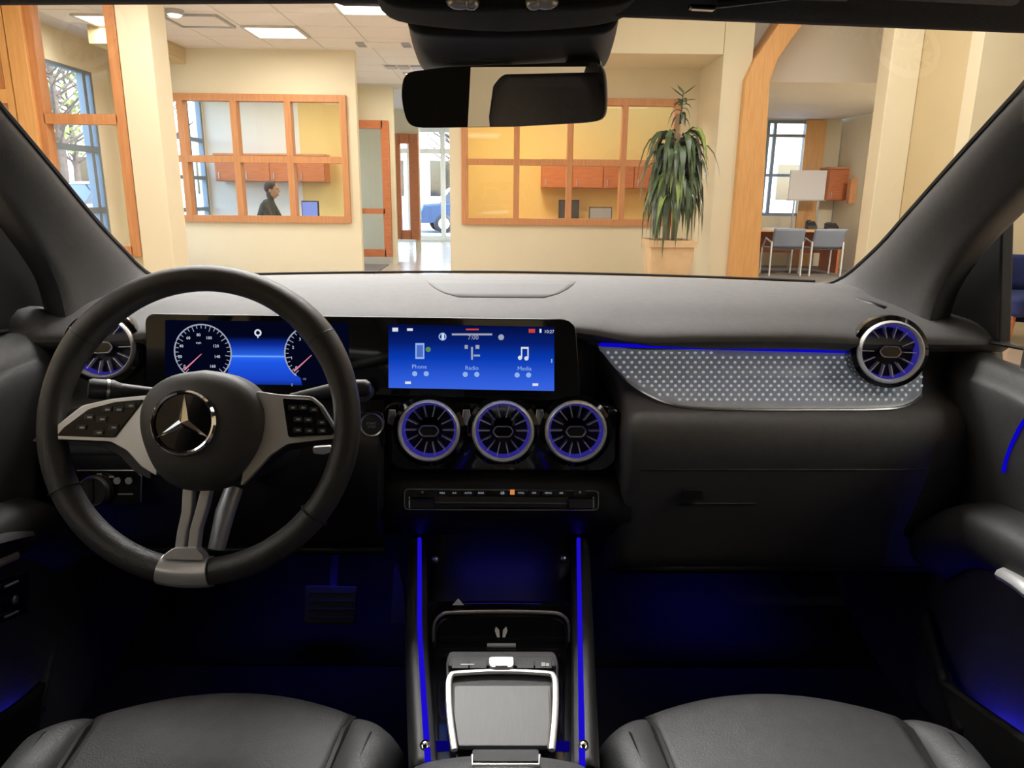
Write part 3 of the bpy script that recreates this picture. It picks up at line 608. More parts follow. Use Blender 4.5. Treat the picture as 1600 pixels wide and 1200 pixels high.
# ================================================================ outside: ground, trees, parked cars
struct(B().box((-60, -30, -.25), (60, 90, -.12)).build('ground', M['pave'], smooth=0))
struct(B().box((-16, 4, -.12), (-7.2, 16, -.10)).build('ground_lawn', M['grass'], smooth=0), 'strip of lawn outside the left windows')
def car(x, y, rz, col, label, group=None):
    t = thing('parked_car', (x, y, -.12), label, 'car', group); c, s_ = math.cos(rz), math.sin(rz)
    def W(a, b_, z): return V((x + a*c - b_*s_, y + a*s_ + b_*c, z - .12))
    paint = mat('car_paint', col, .25, .3, coat=.6)
    prof = [(-2.2, .35), (-2.25, .7), (-2.1, .98), (-1.6, 1.02), (-1.1, 1.06), (1.0, 1.02), (1.9, .92), (2.25, .72), (2.25, .35)]
    rings = [[W(a*(1 if abs(k) < .85 else .98), k, .35 + (z - .35)*(1 if abs(k) < .85 else .94)) for a, z in prof] for k in (-.88, -.8, 0, .8, .88)]
    B().loft(rings).build('body', paint, t, bevel=.03)
    cab = [(-1.55, 1.0), (-1.1, 1.5), (.1, 1.55), (1.0, 1.0)]
    B().loft([[W(a, k*(.78 if z < 1.2 else .62), z) for a, z in cab] for k in (-1, -.5, .5, 1)]).build('window_band', M['gloss'], t)
    B().loft([[W(a, k, z) for a, z in ((-1.12, 1.49), (-1.0, 1.56), (0, 1.58), (.15, 1.53))] for k in (-.62, 0, .62)]).build('roof', paint, t)
    for a in (-1.4, 1.4):
        for k in (-.84, .84):
            fr = Frame(W(a, k, .33), (-s_*k, c*k, 0)); wh = B().lathe(fr, [(.2, .07), (.3, .06), (.33, .03), (.33, -.12), (.2, -.12)], 20).build('wheel', M['black'], t); B().lathe(fr, [(0, .08), (.2, .075)], 12).build('hubcap', M['satin'], wh)
    for k in (-.6, .6):
        B().ellipsoid(W(2.2, k, .72), .1, .16, .08, 10, 6).build('headlight', M['chrome'], t); B().ellipsoid(W(-2.2, k, .8), .08, .16, .07, 10, 6).build('tail_light', mat('red_lens', (.5, .02, .02, 1), .2), t)
def tree(x, y, h, r, label, bare=False):
    t = thing('tree', (x, y, -.12), label, 'tree')
    bark = mat('bark', srgb(92, 80, 70), .9, var=.3, vscale=10)
    B().tube([V((x, y, -.12)), V((x + .1, y, h*.35)), V((x, y + .1, h*.8))], [.14, .1, .03], 8).build('trunk', bark, t)
    b = B()
    for i in range(70 if bare else 36):
        z = h*random.uniform(.3, .8); a = random.uniform(0, 6.28); L_ = r*random.uniform(.5, 1)
        p0 = V((x + .05, y, z)); p1 = p0 + V((math.cos(a)*L_*.6, math.sin(a)*L_*.6, L_*.35)); p2 = p1 + V((math.cos(a + .5)*L_*.4, math.sin(a + .5)*L_*.4, L_*.3))
        b.tube([p0, p1, p2], [.035, .02, .006], 4)
    b.build('branches', bark, t, stuff=True)
    if not bare:
        b = B()
        for i in range(900):
            a = random.uniform(0, 6.28); q = V((x, y, h*.7)) + V((math.cos(a), math.sin(a), 0))*r*math.sqrt(random.random()) + V((0, 0, random.uniform(-.3, .3)*h))
            u = V((random.uniform(-1, 1), random.uniform(-1, 1), random.uniform(-1, 1))).normalized()*.12; v_ = u.orthogonal().normalized()*.08
            b.add([q - u, q + v_, q + u, q - v_], [(0, 1, 2, 3)])
        b.build('foliage', M['leaf2'], t, stuff=True)
car(-9.6, 12.4, 1.2, srgb(60, 110, 190), 'blue parked car outside the wood-framed glazing')
car(-9.8, 19.8, 1.0, srgb(190, 196, 205), 'silver parked car outside the office windows')
car(-.9, 27.5, .2, srgb(52, 74, 108), 'dark blue parked car beyond the corridor entrance')
car(1.2, 34, 1.4, srgb(200, 205, 215), 'pale parked car far beyond the corridor entrance')
car(5.6, 21.5, .1, srgb(70, 150, 190), 'light blue parked car outside the desk room window')
tree(-7.6, 15.8, 6, 1.6, 'bare tree outside the wood-framed glazing', True)
tree(-11.5, 20, 7, 2.4, 'bare tree outside the office windows', True)
tree(-2.2, 33, 7, 2.4, 'bare tree beyond the corridor entrance', True)
tree(-14.5, 26, 6, 2.2, 'leafy tree far outside the office windows')
bl = thing('far_building', (0, 60, -.12), 'long pale building across the car park', 'building')
B().box((-40, 58, -.12), (40, 64, 5.5)).build('wall', M['cream2'], bl, smooth=0)
B().box((-40.5, 57.6, 5.5), (40.5, 64.4, 6)).build('roof', M['clay'], bl, smooth=0)
for k in range(-8, 9): B().box((k*4.4 - 1.2, 57.95, 1), (k*4.4 + 1.2, 58.05, 3.6)).build('window', M['gloss'], bl, smooth=0)

# navy armchair by the front wall, seen through the passenger side window
q = P(1600, 500, 6.5); ac = thing('armchair', (q.x, 6.5, 0), 'navy blue tub armchair on the showroom floor beyond the passenger window', 'armchair')
M['navy'] = mat('navy_cloth', srgb(30, 42, 92), .85, var=.15, vscale=80)
B().patch([[V((q.x + .42*math.cos(a)*k, 6.55 + .38*math.sin(a)*k, z)) for a in [math.radians(-20 + i*27.5) for i in range(9)]] for z, k in ((.12, .95), (.45, 1.02), (.70, 1.0), (.74, .93), (.70, .86), (.42, .84))], 3, 3).build('shell', M['navy'], ac, solid=.02)
B().box((q.x - .3, 6.2, .26), (q.x + .3, 6.78, .44)).build('seat', M['navy'], ac, bevel=.05)
for sx in (-1, 1):
    for sy in (-1, 1): B().tube([V((q.x + sx*.26, 6.5 + sy*.22, .0)), V((q.x + sx*.24, 6.5 + sy*.2, .27))], [.014, .02], 8).build('leg', M['cherry'], ac)
# ================================================================ THE CAR: shell
def mir(ps): return [V((-q.x, q.y, q.z)) for q in ps]
hdL = P(0, 7, .72); hdM = P(590, 5, .70); hdR = P(1595, 42, .72); hdM2 = P(1000, 20, .70)
# windscreen
def wsx(t): return .735 + (.575 - .735)*t
ctrl = []
for t in (0, .33, .66, 1):
    hw = wsx(t); zz = 1.065 + (1.435 - 1.065)*t; yy = 1.70 + (.72 - 1.70)*t
    bow = .13 - .05*t
    ctrl.append([V((hw*k, yy - bow*k*k, zz + .02*(1 - k*k)*math.sin(math.pi*t))) for k in (-1, -.5, 0, .5, 1)])
struct(B().patch(ctrl, 4, 4).build('windscreen', M['wscreen']), 'car windscreen')
# A-pillars: edge against the glass and edge against the side window, traced in pixels
def pillar(side):
    if side > 0:
        up = [(1640, 95, .84), (1592, 146, .90), (1500, 246, 1.03), (1420, 335, 1.18), (1365, 395, 1.34), (1308, 440, 1.52), (1240, 458, 1.62)]
        lo = [(1790, 160, .80), (1700, 210, .86), (1600, 300, .96), (1520, 380, 1.05), (1470, 450, 1.12), (1449, 512, 1.14), (1435, 560, 1.15)]
    else:
        up = [(-45, 120, .84), (0, 170, .90), (75, 258, 1.03), (140, 336, 1.18), (188, 388, 1.34), (236, 432, 1.52), (300, 452, 1.62)]
        lo = [(-190, 190, .80), (-110, 230, .86), (-10, 300, .96), (50, 378, 1.05), (88, 440, 1.12), (104, 500, 1.14), (120, 555, 1.15)]
    rows = []
    for u, l in zip(up, lo):
        a = P(*u); c = P(*l); m1 = a.lerp(c, .3) + V((-side*.018, -.03, .006)); m2 = a.lerp(c, .7) + V((-side*.012, -.025, .004))
        out = V((side*.04, .05, 0))
        rows.append([a + out, a, m1, m2, c, c + V((side*.05, .03, 0))])
    a = V((side*.585, .73, 1.43)); c = V((side*.665, .70, 1.405)); a2 = a + V((0, -.16, .02)); c2 = c + V((0, -.16, .02))
    top_rows = [[p_ + V((side*.04, .05, .02)), p_, p_.lerp(r_, .35) + V((-side*.01, -.02, -.01)), p_.lerp(r_, .7) + V((-side*.01, -.02, -.01)), r_, r_ + V((side*.05, .02, 0))] for p_, r_ in ((a2, c2), (a, c))]
    return top_rows + rows
for side in (-1, 1):
    o = struct(B().patch(pillar(side), 4, 5).build('trim_%d' % (3 if side < 0 else 4), M['pillar'], solid=.012, off=-1), 'windscreen pillar trim on the %s side' % ('driver' if side < 0 else 'passenger'))
    e = [r[1] for r in pillar(side)]
    B().tube([q + V((0, .004, .002)) for q in cr(e, 4)], .0035, 6).build('black_edge', M['black'], o)
# roof lining, header, body sides
rl = sthing('ceiling_car', (0, 0, 1.45), 'black car roof lining')
ctrl = [[V((x_, y_, z_ + .05*(1 - (x_/.62)**2))) for x_ in (-.62, -.4, 0, .4, .62)] for y_, z_ in ((.74, 1.432), (.4, 1.475), (-.4, 1.50), (-1.2, 1.49), (-1.75, 1.43))]
B().patch(ctrl, 3, 3).build('lining', M['lining'], rl, solid=.02, off=1)
for s, a, c in ((-1, P(-60, -1, .73), P(640, -5, .70)), (1, P(960, 17, .70), P(1680, 46, .735))):
    b_ = B(); r0 = [a, a.lerp(c, .33) , a.lerp(c, .67), c]
    b_.patch([[q + V((0, dy, dz)) for q in r0] for dy, dz in ((.05, .03), (.012, .004), (0, 0), (-.02, .004), (-.10, .035), (-.2, .06))], 3, 2)
    b_.build('header_trim', M['lining'], rl, solid=.008)
B().patch([[V((x_, y_, z_)) for x_ in (-.16, 0, .16)] for y_, z_ in ((.80, 1.432), (.72, 1.422), (.66, 1.432), (.56, 1.462), (.42, 1.50))], 2, 2).build('header_trim', M['lining'], rl, solid=.008)
cr_ = sthing('trim_5', (0, -.2, .3), 'dark body sides and rear of the car')
for s in (-1, 1):
    B().patch([[V((s*x_, y_, z_)) for y_ in (.82, .3, -.3, -1.0, -1.7)] for x_, z_ in ((.64, 1.40), (.62, 1.45), (.58, 1.47))], 3, 2).build('roof_rail', M['lining'], cr_, solid=.04)
    B().hexa([V((s*.74, .10, .9)), V((s*.74, -.32, .9)), V((s*.70, -.32, .9)), V((s*.70, .10, .9))], [V((s*.66, .06, 1.44)), V((s*.66, -.28, 1.44)), V((s*.62, -.28, 1.44)), V((s*.62, .06, 1.44))]).build('centre_pillar', M['lining'], cr_, smooth=0, bevel=.01)
    B().hexa([V((s*.74, -1.15, .95)), V((s*.74, -1.8, .95)), V((s*.66, -1.8, .95)), V((s*.66, -1.15, .95))], [V((s*.62, -1.25, 1.45)), V((s*.62, -1.75, 1.45)), V((s*.56, -1.7, 1.45)), V((s*.56, -1.25, 1.45))]).build('rear_pillar', M['lining'], cr_, smooth=0, bevel=.01)
    B().box((min(s*.72, s*.80), -1.8, .25), (max(s*.72, s*.80), -.13, .97)).build('rear_side', M['dark'], cr_, smooth=0)
    B().box((min(s*.74, s*.80), -.13, .25), (max(s*.74, s*.80), 1.75, .60)).build('sill', M['dark'], cr_, smooth=0)
    B().box((min(s*.75, s*.80), 1.2, .5), (max(s*.75, s*.80), 1.75, 1.05)).build('cowl_side', M['dark'], cr_, smooth=0)
B().box((-.75, -1.85, .25), (.75, -1.75, 1.05)).build('tailgate', M['dark'], cr_, smooth=0)
B().box((-.7, -1.05, .3), (.7, -.85, 1.02)).build('rear_bench_back', M['leather'], cr_, bevel=.04)
for x_ in (-.36, .36): B().box((x_ - .13, -1.03, 1.0), (x_ + .13, -.92, 1.17)).build('rear_headrest', M['leather'], cr_, bevel=.03)
cf = sthing('floor_car', (0, .6, .36), 'black car carpet and footwell')
B().box((-.75, -1.8, .32), (.75, 1.5, .36)).build('carpet', M['carpet'], cf, smooth=0)
B().patch([[V((x_, y_, z_)) for x_ in (-.75, -.3, .3, .75)] for y_, z_ in ((1.25, .355), (1.48, .42), (1.62, .58), (1.66, .8), (1.66, 1.04))], 2, 3).build('bulkhead', M['carpet'], cf, solid=.02)
hd = sthing('trim_6', (0, 2.2, .8), 'bonnet of the car')
B().patch([[V((k*.8, y_ - .25*k*k*(y_ > 2), z_ - .05*k*k)) for k in (-1, -.5, 0, .5, 1)] for y_, z_ in ((1.72, 1.03), (2.0, 1.03), (2.4, .98), (2.75, .86), (2.85, .6), (2.85, .3))], 3, 3).build('bonnet', mat('bonnet_paint', (.02, .02, .022, 1), .2, .3, coat=.6), hd, solid=.02)
# ================================================================ DASHBOARD
RW = [(530, 1.108), (540, 1.104), (546, 1.124), (565, 1.126), (590, 1.116), (612, 1.092), (630, 1.058), (640, 1.036), (655, 1.014), (680, 1.000), (710, .998), (745, 1.008), (790, 1.030), (840, 1.062), (880, 1.09), (892, 1.13)]
def YF(py):
    if py <= RW[0][0]: return RW[0][1]
    for (a, ya), (c, yc) in zip(RW, RW[1:]):
        if py <= c: t = (py - a)/(c - a); return ya + (yc - ya)*t
    return RW[-1][1]
def FP(px, py, off=0):                                     # point on the passenger face of the dashboard
    y = YF(py); wrap = max(0, (px - 1440)/100.)**2*.02
    return P(px, py, y + wrap - off)
db = thing('dashboard', (0, 1.3, .36), 'dark grey soft-touch car dashboard with dotted metal trim', 'dashboard')
# top pad
xs_ = [-.76, -.66, -.55, -.40, -.2, 0, .12, .2, .3, .45, .56, .66, .76]
rows = []
for yb_, zb in ((1.70, 1.055), (1.62, 1.074), (1.5, 1.080), (1.34, 1.080), (1.22, 1.073), (1.15, None), (1.112, None), (1.10, None), (1.112, None)):
    row = []
    for x_ in xs_:
        k = (x_/.74)**2; yy = yb_ - (.15*k if yb_ > 1.45 else .02*k)
        right = min(1, max(0, (x_ - .10)/.08)); left = min(1, max(0, (-.50 - x_)/.06))
        side = max(right, left)
        if zb is None:
            py = {1.15: 503, 1.112: 521, 1.10: 533, }.get(yb_, 540)
            if yb_ == 1.112 and rows and len(rows) > 6: py = 541
            zz = ZAT(x_, yy, py + (4 if x_ > .5 else 0)); zf = {503: 1.066, 521: 1.058, 533: 1.052, 541: 1.046}[py]
            z_ = zf + (zz - zf)*side
        else: z_ = zb - .012*max(0, abs(x_) - .55)/.2*(yb_ < 1.5)
        row.append(V((x_, yy, z_)))
    rows.append(row)
pad_mesh = B().patch(rows, 4, 4); pad_mesh.build('top_pad', M['dash'], db, solid=.01, off=0)
from mathutils.bvhtree import BVHTree
pad_tree = BVHTree.FromPolygons(pad_mesh.v, pad_mesh.f)
def onpad(px, py, up):                                     # point on the top of the pad seen at this pixel
    h = pad_tree.ray_cast(CAM, ray(px, py).normalized())[0]; h2 = pad_tree.ray_cast(V((h.x, h.y - .03, 2)), V((0, 0, -1)))[0]
    return V((h.x, h.y - .03, h2.z + up))
# passenger face
def edge(py):
    if py < 640: t = max(0, (py - 530)/110); return 922 + 63*t**.75
    return 985 - max(0, (py - 700))*.12
rows = []
for py, y in RW:
    y += .012 if 545 < py < 625 else .004 if py < 632 and py > 600 else 0
    e = edge(py); row = [P(e - 22, py, y + .07), P(e - 8, py, y + .018), P(e + 6, py, y), P(e + 40, py, y)] + [P(px, py, y) for px in (1060, 1150, 1250, 1340, 1420, 1465)] + [P(1502, py, y + .022), P(1525, py, y + .05)]
    rows.append(row)
B().patch(rows, 3, 3).build('passenger_face', M['dash'], db, solid=.008, off=-1)
# underside of the passenger face
B().patch([[P(px, 890, y) + V((0, 0, dz)) for px in (960, 1150, 1350, 1500)] for y, dz in ((1.10, .004), (1.2, 0), (1.45, .06))], 2, 2).build('under_tray', M['black'], db, solid=.01)
# dotted trim panel and its studs
top_ = [(935, 541), (985, 542.5), (1060, 544.5), (1150, 547), (1250, 549.5), (1340, 552), (1400, 556), (1440, 580)]
bot_ = [(938, 546), (965, 580), (1005, 612), (1062, 634), (1150, 639), (1270, 639.5), (1400, 637), (1440, 618)]
def bez(tab, px):
    for (a, ya), (c, yc) in zip(tab, tab[1:]):
        if px <= c: return ya + (yc - ya)*(px - a)/(c - a)
    return tab[-1][1]
g = []
NJ = 12
tb = cr([V((a, c, 0)) for a, c in top_], 6); bb = cr([V((a, c, 0)) for a, c in bot_], 6)
for j in range(NJ + 1):
    t = j/NJ; g.append([FP(a.x + (c.x - a.x)*t, a.y + (c.y - a.y)*t, .001) for a, c in zip(tb, bb)])
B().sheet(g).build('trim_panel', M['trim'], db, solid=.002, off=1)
B().tube([FP(q.x, q.y + 1, .003) for q in bb[6:]], .0022, 6).build('trim_edge', M['brushed'], db)
def TOW(q, d, py): return q + (CAM - q).normalized()*d + V((0, 0, .003*min(1, max(0, (py - 592)/22))))
b = B(); j = 0; py = 551.
while py < 640:
    px = 950 + (6.2 if j % 2 else 0)
    while px < 1440:
        yt = bez(top_, px) + 5; ybm = bez([(938, 546), (952, 562), (965, 580), (985, 598), (1005, 612), (1030, 624), (1062, 634), (1150, 638), (1400, 636), (1440, 616)], px) - 4
        if yt < py < ybm and not ((px - 1393)**2 + (py - 550)**2 < 52**2):
            c = TOW(FP(px, py), .0062, py); ring = [TOW(FP(px + 2.7*math.cos(k*math.pi/3), py + 2.3*math.sin(k*math.pi/3)), .0042, py) for k in range(6)]
            b.add(ring + [c], [(k, (k+1) % 6, 6) for k in range(6)])
        px += 12.4
    py += 7.6; j += 1
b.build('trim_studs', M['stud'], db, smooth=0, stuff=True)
B().tube([FP(q.x, q.y - 2.5, .008) for q in tb[:32]], [.0016] + [.0032]*31, 6).build('ambient_light_line', M['blue_dash'], db)
# speaker grille and defroster slot on the pad
sg = [(668, 439), (897, 441), (880, 456), (850, 464), (715, 463), (690, 455)]
def PAD(px, py, up=.0): q = PZ(px, py, 1.0835 + up); return q
g = [[onpad(783 + k*(hw_ - 0), py_ + (k*hw_)*.008, .0056) for k in [-1 + i_/10 for i_ in range(21)]] for py_, hw_ in ((440, 114), (446, 110), (452, 101), (458, 88), (464, 66))]
B().sheet(g).build('speaker_grille', M['grille'], db, solid=.0008)
B().sheet([[onpad(1326, 465, .0054), onpad(1350, 471, .0054), onpad(1372, 478, .0054)], [onpad(1323, 467.5, .0054), onpad(1347, 474, .0054), onpad(1368, 481, .0054)]]).build('defroster_slot', M['black'], db, solid=.0008)
B().tube([V((x_, 1.665 - .25*x_*x_, 1.0795 - .004*abs(x_))) for x_ in [k*.06 for k in range(-11, 12)]], .003, 6).build('glass_seal', M['black'], db)
# driver side face, left of the displays
rows = []
for py, y in [r for r in RW if r[0] <= 720]:
    dx = (py - 530)*.25
    rows.append([P(40, py, y + .06), P(62, py, y + .01)] + [P(px, py, y) for px in (85, 120, 160)] + [P(225 - dx*.8, py, y), P(243 - dx*.8, py, y + .015), P(262 - dx*.6, py, y + .07)])
B().patch(rows, 3, 3).build('driver_face', M['dash'], db, solid=.008, off=-1)
rows = []
for py, y in ((625, 1.10), (645, 1.06), (680, 1.02), (720, 1.005), (770, 1.01), (820, 1.03), (850, 1.05), (858, 1.09)):
    rows.append([P(px, py, y + (.05 if px in (40, 600) else 0)) for px in (40, 62, 160, 280, 400, 500, 590, 600)])
B().patch(rows, 3, 3).build('knee_panel', M['black'], db, solid=.008, off=-1)
B().patch([[P(px, 858, y) + V((0, 0, dz)) for px in (60, 200, 400, 600)] for y, dz in ((1.06, .0), (1.2, 0), (1.5, .08))], 2, 2).build('under_tray', M['black'], db, solid=.01)
# backing behind the displays and the centre stack
B().patch([[P(px, py, y) for px in (215, 400, 600, 800, 930)] for py, y in ((500, 1.15), (560, 1.15), (630, 1.15))], 2, 2).build('display_backing', M['black'], db, solid=.01)
# glove box latch and seam
lt = B().prism(rounded([FP(1066, 764, .002), FP(1096, 764, .002), FP(1098, 779, .002), FP(1068, 779, .002)], .004), (0, -.006, 0)).build('glovebox_latch', M['dark'], db)
B().tube([FP(px, 734 + (px > 1480)*2, .0015) for px in range(1000, 1490, 30)], .0012, 4).build('glovebox_seam', M['black'], db)
B().tube([FP(px, 787, .001) for px in range(1060, 1185, 20)], .0014, 4).build('latch_edge', M['dark'], db)
# ================================================================ DISPLAYS
DF = Frame(P(570, 555, 1.072), (0, -1, .10))
dp = thing('display_panel', tuple(DF.o), 'wide gloss black twin-screen display panel with blue graphics', 'display')
ol = [(233, 489), (898, 498), (906, 624), (236, 606)]
B().prism(rounded([DF.px(*q, .0) for q in ol], [.016, .022, .012, .012], 6), DF.n*.014).build('bezel', M['gloss'], dp, bevel=.002)
def zr(fr, py0, py1, px=700): o = fr.o.z; return fr.px(px, py0).z - o, fr.px(px, py1).z - o
z1_, z0_ = zr(DF, 502, 612)
M['navi'] = screen('infotainment_picture', [(0, srgb(62, 104, 226)), (.22, srgb(44, 90, 216)), (.5, srgb(8, 58, 178)), (.72, srgb(6, 30, 112)), (1, srgb(3, 9, 46))], z0_, z1_)
S0 = .0148
def quad(fr, x0, y0, x1, y1, c): return B().add([fr.px(x0, y0, c), fr.px(x1, y0, c), fr.px(x1, y1, c), fr.px(x0, y1, c)], [(0, 1, 2, 3)])
nv = B().add([DF.px(*q, S0) for q in ((607, 506), (866, 511), (866, 611), (607, 606))], [(0, 1, 2, 3)]).build('infotainment_screen', M['navi'], dp, smooth=0)
def at(x, y): return DF.uv(x, y)
def tx(s, x, y, h, m, par, fr=DF, c=S0 + .0006, nm='lettering'):
    a, b_ = fr.uv(x, y); return text(nm, s, fr, a, b_, h, m, par, c)
pxm = 1/1150*1.10
tx('Phone', 657, 571, 6.5*pxm, M['lightblue'], nv); tx('Radio', 738, 573, 6.5*pxm, M['lightblue'], nv); tx('Media', 819, 574, 6.5*pxm, M['lightblue'], nv)
tx('7:00', 740, 526, 7*pxm, M['dimwhite'], nv); tx('10:27', 857, 517, 5*pxm, M['white'], nv)
def bars(rects, m, par, name, fr=DF, c=S0 + .0006):
    for x0, y0, x1, y1 in rects: quad(fr, x0, y0, x1, y1, c).build(name, m, par, smooth=0)
def disc(x, y, r, m, par, name, fr=DF, c=S0 + .0006, r2=0):
    ct = fr.px(x, y, c); k = r*pxm; b_ = B()
    if r2: b_.loft([[ct + (fr.u*math.cos(t) + fr.v*math.sin(t))*q*pxm for t in [i*math.pi/12 for i in range(24)]] for q in (r2, r)], True, False)
    else: b_.add([ct + (fr.u*math.cos(t) + fr.v*math.sin(t))*k for t in [i*math.pi/8 for i in range(16)]], [tuple(range(16))])
    return b_.build(name, m, par, smooth=0)
bars([(613, 512, 622, 518), (636, 513, 645, 517)], M['white'], nv, 'status_mark'); bars([(826, 514, 836, 520)], M['red'], nv, 'status_mark'); bars([(843, 514, 846, 520)], M['white'], nv, 'status_mark')
bars([(706, 521, 769, 524)], M['dimwhite'], nv, 'title_line'); bars([(728, 513.5, 748, 516)], M['red'], nv, 'title_line')
disc(691.5, 526, 6, M['lightblue'], nv, 'profile_icon', r2=4); bars([(690, 520, 694, 531)], M['white'], nv, 'profile_icon'); disc(783, 527, 4.5, M['dimwhite'], nv, 'search_icon')
b_ = B()
for q in ((649, 536, 663, 539), (649, 558, 663, 561), (649, 536, 651, 561), (661, 536, 663, 561)): b_.add([DF.px(q[0], q[1], S0 + .0006), DF.px(q[2], q[1], S0 + .0006), DF.px(q[2], q[3], S0 + .0006), DF.px(q[0], q[3], S0 + .0006)], [(0, 1, 2, 3)])
b_.build('phone_icon', M['lightblue'], nv, smooth=0); bars([(651, 539, 661, 558)], emit('phone_icon_blue', (.08, .16, .6, 1), .9), nv, 'phone_icon'); disc(669, 546, 4, M['green'], nv, 'call_icon')
bars([(736, 542, 739, 562), (740, 554, 750, 557), (726, 539, 731, 545), (743, 539, 749, 545)], M['dimwhite'], nv, 'aerial_icon')
bars([(814, 542, 826, 545), (814, 542, 816, 558), (824, 542, 826, 559)], M['white'], nv, 'note_icon'); disc(812.5, 559, 3.3, M['white'], nv, 'note_icon'); disc(822.5, 560, 3.3, M['white'], nv, 'note_icon')
for x_, y_ in ((648, 584), (666, 584), (727, 585), (745, 585), (808, 586), (826, 586)): disc(x_, y_, 4, M['lightblue'], nv, 'tile_button')
bars([(633, 596, 642, 600), (832, 599, 841, 603)], M['white'], nv, 'corner_mark'); bars([(861, 561, 863, 567)], M['dimwhite'], nv, 'scroll_mark')
# instrument cluster
z1_, z0_ = zr(DF, 500, 602, 400)
M['clus'] = emit('cluster_background', srgb(3, 6, 26), 1.0)
ic = B().add([DF.px(*q, S0) for q in ((258, 500), (545, 504), (545, 604), (258, 598))], [(0, 1, 2, 3)]).build('instrument_screen', M['clus'], dp, smooth=0)
za, zb_ = DF.px(410, 524).z - DF.o.z, DF.px(410, 602).z - DF.o.z
M['mapb'] = screen('cluster_map_picture', [(0, srgb(6, 18, 80)), (.16, srgb(24, 66, 196)), (.5, srgb(30, 86, 226)), (.60, srgb(40, 100, 240)), (.625, srgb(120, 175, 255)), (.65, srgb(40, 95, 225)), (.85, srgb(12, 44, 150)), (1, srgb(3, 8, 36))], zb_, za)
B().add([DF.px(*q, S0 + .0003) for q in ((352, 524), (472, 526), (462, 552), (472, 602), (352, 600), (362, 552))], [(0, 1, 2, 3, 4, 5)]).build('map_picture', M['mapb'], ic, smooth=0)
def gauge(cx, cy, r, nums, a_needle, name):
    disc(cx, cy, r, M['clus'], ic, name + '_face', c=S0 + .0005)
    c = S0 + .0008; ct = DF.px(cx, cy, c); arc = [ct + (DF.u*math.cos(t) + DF.v*math.sin(t))*r*pxm for t in [math.radians(232 - i*8) for i in range(36)]]
    B().tube(arc, .0010, 4).build(name + '_rim', M['dimwhite'], ic)
    b_ = B()
    for i in range(0, 29):
        t = math.radians(228 - i*9.8); L_ = 6 if i % 4 else 9; d = DF.u*math.cos(t) + DF.v*math.sin(t); s_ = d.cross(DF.n)*.0005
        b_.add([ct + d*(r - 1)*pxm - s_, ct + d*(r - 1)*pxm + s_, ct + d*(r - L_)*pxm + s_, ct + d*(r - L_)*pxm - s_], [(0, 1, 2, 3)])
    b_.build(name + '_ticks', M['dimwhite'], ic, smooth=0)
    for i, s_ in enumerate(nums):
        t = math.radians(222 - i*264/(len(nums) - 1)); a, b2 = DF.uv(cx + (r - 14)*math.cos(t), cy - (r - 14)*math.sin(t)); text('numeral', s_, DF, a, b2, 4.5*pxm, M['white'], ic, c)
    t = math.radians(a_needle); d = DF.u*math.cos(t) + DF.v*math.sin(t)
    B().tube([ct + d*3*pxm, ct + d*(r - 3)*pxm], [.0005, .0012], 4).build(name + '_needle', M['pink'], ic)
gauge(317, 551, 43, ['0', '20', '40', '60', '80', '100', '120', '140', '160'], 222, 'speed_gauge')
gauge(489, 553, 43, ['0', '1', '2', '3', '4', '5', '6', '7', '8'], 222, 'rev_gauge')
tx('mph', 317, 534, 3.2*pxm, M['white'], ic, c=S0 + .001)
disc(403, 520, 5.5, M['white'], ic, 'compass_icon', r2=3); bars([(402, 525, 404, 528)], M['white'], ic, 'compass_icon')
tx('E', 461, 599, 4*pxm, M['dimwhite'], ic, c=S0 + .001); tx('1/2', 480, 590, 3*pxm, M['dimwhite'], ic, c=S0 + .001)
# ================================================================ AIR VENTS
M['ring'] = mat('vent_ring_silver', (.95, .95, .95, 1), .28, .4)
def vent(px, py, Y, r, n, label, group=None):
    fr = Frame(P(px, py, Y), n); t = thing('air_vent', tuple(fr.o), label, 'air vent', group)
    k = r
    B().lathe(fr, [(k*1.06, -.005), (k*1.20, -.008), (k*1.24, -.018), (k*1.20, -.05), (k*1.0, -.05)], 40).build('housing', M['gloss'], t)
    B().lathe(fr, [(k*.90, -.006), (k*.915, .001), (k*.96, .004), (k*1.02, .001), (k*1.045, -.008), (k*1.03, -.02), (k*.88, -.02), (k*.90, -.006)], 48).build('outer_ring', M['ring'], t)
    B().lathe(fr, [(k*.82, -.021), (k*.885, -.0065), (k*.90, -.0065)], 40).build('light_ring', M['bluering'], t)
    B().lathe(fr, [(0, -.028), (k*.88, -.024)], 32).build('back_plate', M['black'], t)
    for i in range(14):
        a = 2*math.pi*(i + .5*(i % 1))/14; d = (math.cos(a), math.sin(a)); s_ = (-d[1], d[0])
        def q(rr, ww, c): return fr.p(d[0]*rr + s_[0]*ww, d[1]*rr + s_[1]*ww, c)
        B().hexa([q(k*.42, -.0010, -.022), q(k*.86, -.0010, -.022), q(k*.86, .0010, -.022), q(k*.42, .0010, -.022)], [q(k*.46, -.0005, -.010), q(k*.86, -.0006, -.010), q(k*.86, .0006, -.010), q(k*.46, .0005, -.010)]).build('blade', M['ring'], t, smooth=0)
    hx = [(-.34, 0), (-.22, .17), (.22, .17), (.34, 0), (.22, -.17), (-.22, -.17)]
    h = B().prism(rounded([fr.p(a*k, c*k, -.020) for a, c in hx], .003), fr.n*.016).build('hub', M['gloss'], t)
    B().tube(rounded([fr.p(a*k, c*k, -.003) for a, c in hx], .003), .0011, 6, closed=True, up=tuple(fr.n)).build('hub_edge', M['brushed'], h)
    return t
VN = (0, -1, .16)
lab3 = ['round turbine air vent nearest the steering wheel in the centre row', 'middle round turbine air vent of the centre row', 'round turbine air vent nearest the passenger in the centre row']
VX = [(669.5, 674), (786, 675), (900.5, 675)]
